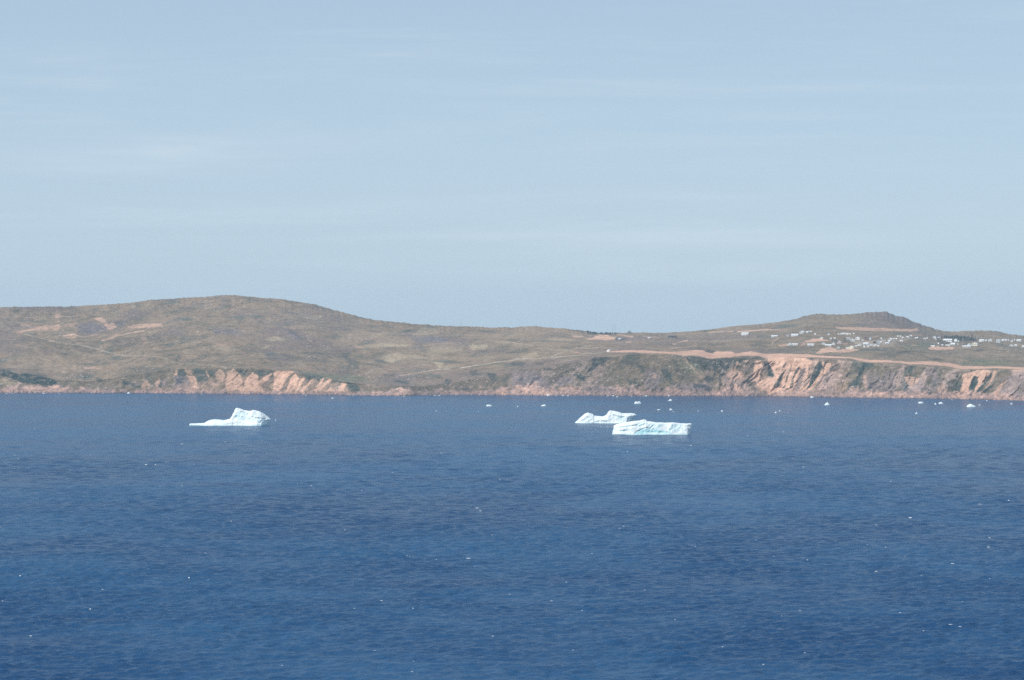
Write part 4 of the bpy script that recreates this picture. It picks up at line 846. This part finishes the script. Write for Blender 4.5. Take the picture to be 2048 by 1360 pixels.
HS = [
 (1549,673.8,12,3.1,'white','pale','long low white building alone above the small forked path','long building',dict(along=True,rot=4)),
 (1576,673.2,5,2.8,'grey','grey','small grey hut just below the long white shed of the upper row','hut',{}),
 (1590,672.0,14,4.0,'white','pale','long white shed just below the tall gabled house at the top of the village','long building',dict(along=True,rot=-3)),
 (1604,667.2,10,6.6,'white','grey','tall gabled house standing highest of the village, above the long white shed','house',dict(along=False)),
 (1615.5,666.2,5,3.0,'grey','pale','small grey outbuilding beside the tall gabled house at the top','outbuilding',{}),
 (1579,690.8,8.5,5.0,'white','pale','white house on the first bare patch, joined by a low wing','house',dict(along=False,rot=5)),
 (1590,690.3,11.5,2.9,'white','pale','low white wing beside the white house on the first bare patch','long building',dict(along=True,rot=-2)),
 (1621.5,691.4,13,3.7,'white','pale','long white bungalow between two bare earth patches, lower row','long building',dict(along=True,rot=3)),
 (1657,670.0,4,3.0,'white','pale','small white hut alone under the long bare bank, above the other houses','hut',{}),
 (1687.5,668.6,7,2.3,'white','pale','longest of the flat roofs in a thin row under the long bare bank','long building',dict(along=True,detail=False)),
 (1695,668.7,5.5,2.3,'white','pale','low white roof next to the longest one under the long bare bank','outbuilding',dict(along=True)),
 (1643.3,677.6,6.5,3.8,'white','pale','white cottage at the upper end of the tan earth patch','house',dict(along=False)),
 (1646.5,689.0,8.5,4.5,'white','grey','white house with grey roof just below the tan earth patch','house',dict(along=False,rot=8)),
 (1657,692.4,12.5,3.4,'white','pale','long white house on the lower edge, right above the largest bare earth patch','long building',dict(along=True,rot=-2)),
 (1667.5,689.3,6.5,4.6,'white','grey','small white house against a dark green bush, above the long lower-edge house','house',dict(along=False)),
 (1678.5,687.8,8.5,8.0,'pink','brown','tall pinkish house with a steep gable in mid village','house',dict(along=False,rot=3)),
 (1696.5,678.6,8,3.8,'white','grey','low white house behind the square white one in the upper village','house',dict(along=True)),
 (1705,683.0,8,6.0,'white','pale','square white house with small dark windows in the upper village','house',dict(along=False,rot=12)),
 (1715.5,679.8,10,6.0,'white','pale','big bright white house beside the dark red one','house',dict(along=False,rot=-6)),
 (1703,698.4,11,7.0,'cream','pale','large cream house at the tip of the largest bare earth patch','house',dict(along=False,rot=-10)),
 (1695.5,697.4,4.5,2.2,'white','pale','low white annexe beside the large cream house','outbuilding',{}),
 (1676,697.4,8,4.4,'green','pale','pale green building standing on the largest bare earth patch','building',dict(along=False)),
 (1719,691.4,9.5,5.0,'white','grey','bright white house beyond the cream house, next to a small cream shed','house',dict(along=False,rot=6)),
 (1726,691.4,4,2.9,'cream','pale','small cream shed between a white house and a grey-walled house','shed',{}),
 (1732,690.3,10,4.6,'grey','pale','grey-walled house with pale roof in the lower middle of the village','house',dict(along=True)),
 (1741.5,691.8,9,4.3,'white','pale','white house next to the grey-walled house, lower middle of the village','house',dict(along=False)),
 (1750,692.3,6,2.1,'white','pale','low white strip of a building below the dark brown house','outbuilding',dict(along=True)),
 (1757,688.2,7,7.0,'grey','pale','tall blue-grey house beside the dark brown one','house',dict(along=False)),
 (1749.5,686.6,6,4.0,'dark','dark','dark brown house beside the tall blue-grey one','house',dict(along=False)),
 (1732,679.2,7,6.0,'red','dark','dark red house, the only red one in the village','house',dict(along=False,rot=-4)),
 (1741,679.6,4,5.6,'grey','grey','narrow grey house near the dark red one','house',dict(along=False)),
 (1781,679.2,6,4.0,'white','pale','white cottage at the start of the thin upper row, past the tall blue-grey house','house',dict(along=False)),
 (1787.2,678.9,4.5,2.2,'grey','pale','low grey shed touching the cottage at the start of the thin upper row','shed',{}),
 (1774,688.4,6.5,3.2,'white','pale','white house at the grassy edge past the tall blue-grey house','house',dict(along=True,rot=14)),
 (1779.5,683.2,4.5,2.7,'white','pale','small white house above the one at the grassy edge','house',{}),
 (1768,682.4,5,2.8,'white','grey','small white house tucked against a dark shrub behind the grassy edge','house',dict(rot=20)),
 (1802.5,683.4,5,3.0,'white','pale','lone white house at the upper edge of the green meadow','house',dict(rot=18)),
 (1815.5,675.2,5,2.1,'white','pale','low white shed below the thin pink bank','shed',{}),
 (1849,678.6,6,3.4,'white','grey','white cottage above the curved pale lane','house',dict(along=False,detail=True)),
 (1869,676.8,6.5,4.4,'white','pale','white house at the corner of the dark spruce belt','house',dict(along=False,rot=-8)),
 (1871.5,679.8,3.5,2.6,'grey','pale','small grey shed right below the house at the spruce belt corner','shed',{}),
 (1878,676.3,5.5,2.2,'grey','pale','low grey roof half hidden in the dark spruce belt','outbuilding',dict(along=True)),
 (1866.5,693.8,7.5,2.6,'cream','pale','low cream building on the oval bare earth pad, at its far tip','outbuilding',dict(along=True)),
 (1875.5,694.0,4.5,2.7,'cream','brown','small cream shed on the oval bare earth pad','shed',{}),
 (1895.5,683.3,17,5.5,'white','pale','long white hall in front of the dark spruce belt','hall',dict(along=True,rot=-3,depth=9)),
 (1912,683.3,6,6.0,'white','grey','white house with one large dark window, beside the long white hall','house',dict(along=False)),
 (1917,683.4,3.5,3.0,'white','grey','small white shed beside the house with one large dark window','shed',{}),
 (1906.5,690.3,10,4.0,'teal','pale','pale teal building above the oval bare earth pad','building',dict(along=True)),
 (1915.5,689.2,3.5,2.6,'white','pale','little white shed at the end of the pale teal building','shed',{}),
 (1896,692.3,8.5,2.6,'cream','pale','cream bungalow on the rim of the oval bare earth pad below the teal building','house',dict(along=True)),
 (1925.8,687.2,2.4,2.4,'pink','brown','tiny pink hut between the teal building and the big cream one','hut',{}),
 (1933.5,694.6,17,3.3,'white','pale','very long low white building below the big cream-white one','long building',dict(along=True,rot=2)),
 (1938,691.6,5.5,4.0,'grey','pale','grey house between the very long low building and the big cream-white one','house',dict(along=False)),
 (1949.5,691.8,12.5,7.4,'cream','pale','big cream-white building, the largest block near the shore end of the village','building',dict(along=False,rot=-5,depth=9)),
 (1963.5,683.3,9.5,4.0,'white','pale','long white house uphill of the big cream-white building','house',dict(along=True)),
 (1972.5,682.6,5,2.6,'grey','pale','low pale shed between the long white house and the gabled white one','shed',{}),
 (1980.5,682.6,8.5,5.2,'white','pale','white house with a broad gable in the upper far row','house',dict(along=False,rot=6)),
 (1997,685.7,8.5,7.0,'grey','pale','square pale grey block in the upper far row','building',dict(flat=True,rot=-4)),
 (2006,681.8,4,3.0,'white','pale','small white shed next to the square grey block','shed',{}),
 (2011.3,682.3,5.5,3.1,'grey','pale','low grey house past the square grey block','house',dict(along=True)),
 (2024,683.5,4.3,3.4,'white','grey','white hut amid a huddle of narrow sheds in the upper far row','hut',{}),
 (2017.5,681.4,2.2,2.7,'white','pale','narrow white shed at the near end of the huddle','shed',{}),
 (2029,681.5,2.2,3.6,'white','pale','narrow tall shed at the far end of the huddle','shed',{}),
 (2038,682.6,8.8,3.6,'white','pale','long white house at the far end of the upper row, by the frame edge','house',dict(along=True)),
 (2023,692.8,8,4.4,'white','pale','white house in the lower far row with a little shed beside it','house',dict(along=False,rot=9)),
 (2031.5,692.8,4.3,3.1,'white','pale','little white shed in the lower far row','shed',{}),
 (2047,694.3,7,4.4,'white','grey','white house cut by the edge of the photo in the lower far row','house',dict(along=False)),
 (1217.5,703.0,5.2,3.6,'white','pale','small white hut at the point where the coastal road begins','hut',dict(along=False)),
 (1490.5,669.9,14.5,4.6,'white','pale','long white building alone on the slope below the ridge, outside the village','long building',dict(along=True,rot=-7)),
 (1344.5,675.2,17,4.8,'dark','dark','dark roofed building alone on the saddle below the skyline','building',dict(along=True,rot=4,depth=9,detail=False)),
 (1298,676.6,4.5,1.8,'white','pale','small white shed alone on the grassy saddle','shed',{}),
 (1240.5,678.8,6,2.2,'grey','pale','low grey building beside the orange mound on the saddle','building',dict(along=True)),
 (1297,663.9+8.2,3.5,1.6,'white','pale',None,'shed',{}),
]
for (u, v) in ((1621.5,664.4),(1630.5,669.4),(1677,670),(1682,669.8),(1700,669.4),(1707.5,669),(1763,678.4),(1762,684.8),(1795.5,673.9),(1801,673.8),(1805.5,676.3),(1831,677.4),(1834.5,676.9),(1854,677.9),(1877,688.3),(1822,672.6),(1725,682.3),(1757,693.2),(1736,694.5),(1729,694.6),(1793,679.2),(1712,694),(1885,691.6),(1662,678.4),(1670,677.6)):
    HS.append((u, v, 2.8, 2.2, 'white' if int(u) % 3 else 'grey', 'pale', TINY, 'shed', dict(group=GT, along=True)))
for (u, v, w, h, wl, rf, lb, ct, kw) in HS:
    if lb is None: continue
    nm = {'house': 'house', 'long building': 'long_building', 'hut': 'hut', 'outbuilding': 'outbuilding', 'shed': 'shed', 'building': 'building', 'hall': 'hall'}[ct]
    kw = dict(kw); kw.setdefault('group', 'buildings of the hillside village' if 1540 < u else None)
    house(nm, u, v, w, h, wl, rf, lb, ct, **kw)

# ------------------------------------------------------------------ poles, masts and spruces
m_pole, m_mast, m_bark, m_spruce = plain_mat('weathered_pole', (.46,.42,.38), .9), plain_mat('grey_steel', (.33,.35,.38), .5), plain_mat('spruce_bark', (.10,.075,.06), .95), plain_mat('spruce_needles', (.030,.045,.035), .95, .4, 1.5)
def tube(r0, r1, z0, z1, n=8, x=0, y=0):
    v = [(x + r0*math.cos(2*math.pi*k/n), y + r0*math.sin(2*math.pi*k/n), z0) for k in range(n)] + [(x + r1*math.cos(2*math.pi*k/n), y + r1*math.sin(2*math.pi*k/n), z1) for k in range(n)]
    return v, [(k, (k+1) % n, n+(k+1) % n, n+k) for k in range(n)] + [tuple(range(n-1, -1, -1)), tuple(range(n, 2*n))]
def utility_pole(u, v, hp, label, group):
    p = ground_at(u, v); h = hp * p.y / F
    r = empty('utility_pole', p); tag(r, label, 'utility pole', group)
    mesh_obj('pole', *tube(.22, .15, -1, h), m_pole, r)
    mesh_obj('crossarm', *box(-1.1, 1.1, -.07, .07, h-.8, h-.6), m_pole, r)
    for x in (-.9, 0, .9): mesh_obj('insulator', *tube(.06, .05, h-.6 if x else h+.001, h-.38 if x else h+.22, 6, x), m_trim, r)
VP_, SP_ = 'weathered utility pole standing among the village houses', 'weathered utility pole on the open saddle beyond the coastal road'
for (u, v, h) in ((1286.5,673,10),(1319,674,10),(1376,684,18),(1340,687,12),(1288,690,11),(1308,688,10),(1447,682,10),(1460,684,9)): utility_pole(u, v, h, SP_, 'poles on the saddle')
for (u, v, h) in ((1561,672.5,13),(1579,672,12),(1667,688,11),(1711,684,12),(1741.5,674,10),(1925.5,689,19),(1954,691,22),(1762,676,9),(1855,675,9),(1641,667,9),(1899,691,13),(2009,680,11),(1570,666.5,9)): utility_pole(u, v, h, VP_, 'poles in the village')
def radio_mast(u, v, hp, label, group=None):
    p = ground_at(u, v); h = hp * p.y / F
    r = empty('radio_mast', p); tag(r, label, 'radio mast', group)
    legs = [tube(.09, .07, -1, h, 5, .45*math.cos(a), .45*math.sin(a)) for a in (0.5, 2.6, 4.7)]
    lat = []
    nb = int(h / 1.2)
    for k in range(nb):
        for i in range(3):
            a, b = (0.5, 2.6, 4.7)[i], (0.5, 2.6, 4.7)[(i+1) % 3]
            p0 = Vector((.45*math.cos(a), .45*math.sin(a), k*1.2)); p1 = Vector((.45*math.cos(b), .45*math.sin(b), (k+1)*1.2))
            s = Vector((0, 0, .04)); lat.append(([tuple(p0-s), tuple(p1-s), tuple(p1+s), tuple(p0+s)], [(0,1,2,3)]))
    mesh_obj('lattice', *join(*legs, *lat), m_mast, r)
    mesh_obj('antenna', *tube(.06, .03, h + .001, h + 2.2, 6), m_mast, r)
MP = 'one of two thin grey masts standing close together on the skyline of the saddle'
radio_mast(1226, 667, 19, MP, 'pair of masts on the saddle'); radio_mast(1230, 667, 17.5, MP, 'pair of masts on the saddle')
radio_mast(921.5, 655, 12.5, 'single thin mast on the skyline below the big rounded hill')
def spruce(u, v, hp, wp, label, group, seed, bare=0.0):
    p = ground_at(u, v); px = p.y / F; h, w = hp * px, wp * px / 2
    rn = random.Random(seed)
    r = empty('spruce_tree', p); tag(r, label, 'tree', group)
    mesh_obj('trunk', *tube(.16, .04, -.8, h * .95, 6), m_bark, r)
    V_, F_ = [], []
    for k in range(170):
        t = rn.random() ** .8; z = h * (bare + (1 - bare) * t)
        rad = w * ((1 - t) * .95 + .08) * (.6 + .5 * rn.random()) if not bare else w * math.sqrt(max(.02, 1 - (2 * t - 1) ** 2)) * (.5 + .6 * rn.random())
        a = rn.uniform(0, 2 * math.pi); q = rn.uniform(.3, 1) ** .5 * rad
        c_ = Vector((q * math.cos(a), q * math.sin(a), z)); s_ = rn.uniform(.25, .5)
        b = len(V_)
        o1 = Vector((math.cos(a), math.sin(a), -.35)) * s_ * 1.4; o2 = Vector((-math.sin(a), math.cos(a), rn.uniform(-.3, .3))) * s_ * .8
        V_ += [tuple(c_ - o2 - o1 * .5), tuple(c_ + o2 - o1 * .5), tuple(c_ + o1)]; F_.append((b, b+1, b+2))
    mesh_obj('crown', V_, F_, m_spruce, r)
SK = 'small dark spruce in the thicket on the skyline behind the orange mound'
rn = random.Random(9)
for k in range(34):
    u = rn.uniform(1174, 1240); spruce(u, float(RIDGE(u)) + rn.uniform(1.2, 3.2), rn.uniform(1.8, 3.2), rn.uniform(2, 4), SK, 'spruces on the saddle skyline', k)
for k, (u, v, h, w) in enumerate(((1256.5,667,3.6,3.5),(1258.8,667.2,6.2,4.0),(1261.2,667,4.4,3.4))): spruce(u, v, h, w, ('low spruce' if k == 0 else 'tallest spruce' if k == 1 else 'middle-sized spruce') + ' of the lone clump of three on the saddle skyline', 'clump of spruces on the saddle', 60 + k, bare=.25 if k == 1 else 0)
BK = 'dark spruce in the belt behind the long white hall of the village'
for k in range(60):
    u = rn.uniform(1874, 1953); v = rn.uniform(674, 681.5)
    if 1886 < u < 1919 and v > 678.5: v -= 3
    spruce(u, v, rn.uniform(3, 5.5), rn.uniform(2.2, 3.6), BK, 'spruce belt in the village', 100 + k)

# ------------------------------------------------------------------ the air: a faint blue sea haze round everything
hm = bpy.data.materials.new('sea_haze'); hm.use_nodes = True
ht = hm.node_tree; ht.nodes.clear()
hv = N(ht, 'ShaderNodeVolumePrincipled')
hv.inputs['Color'].default_value = HAZE_COL = (0.58, 0.82, 1.0, 1)
hv.inputs['Density'].default_value = HAZE_D = 5.0e-5
hv.inputs['Anisotropy'].default_value = 0.0
ho = N(ht, 'ShaderNodeOutputMaterial'); L(ht, hv, 0, ho, 'Volume')
tag(mesh_obj('haze', *box(-5050, 5050, -450, 7950, -9, 200), hm), kind='stuff')
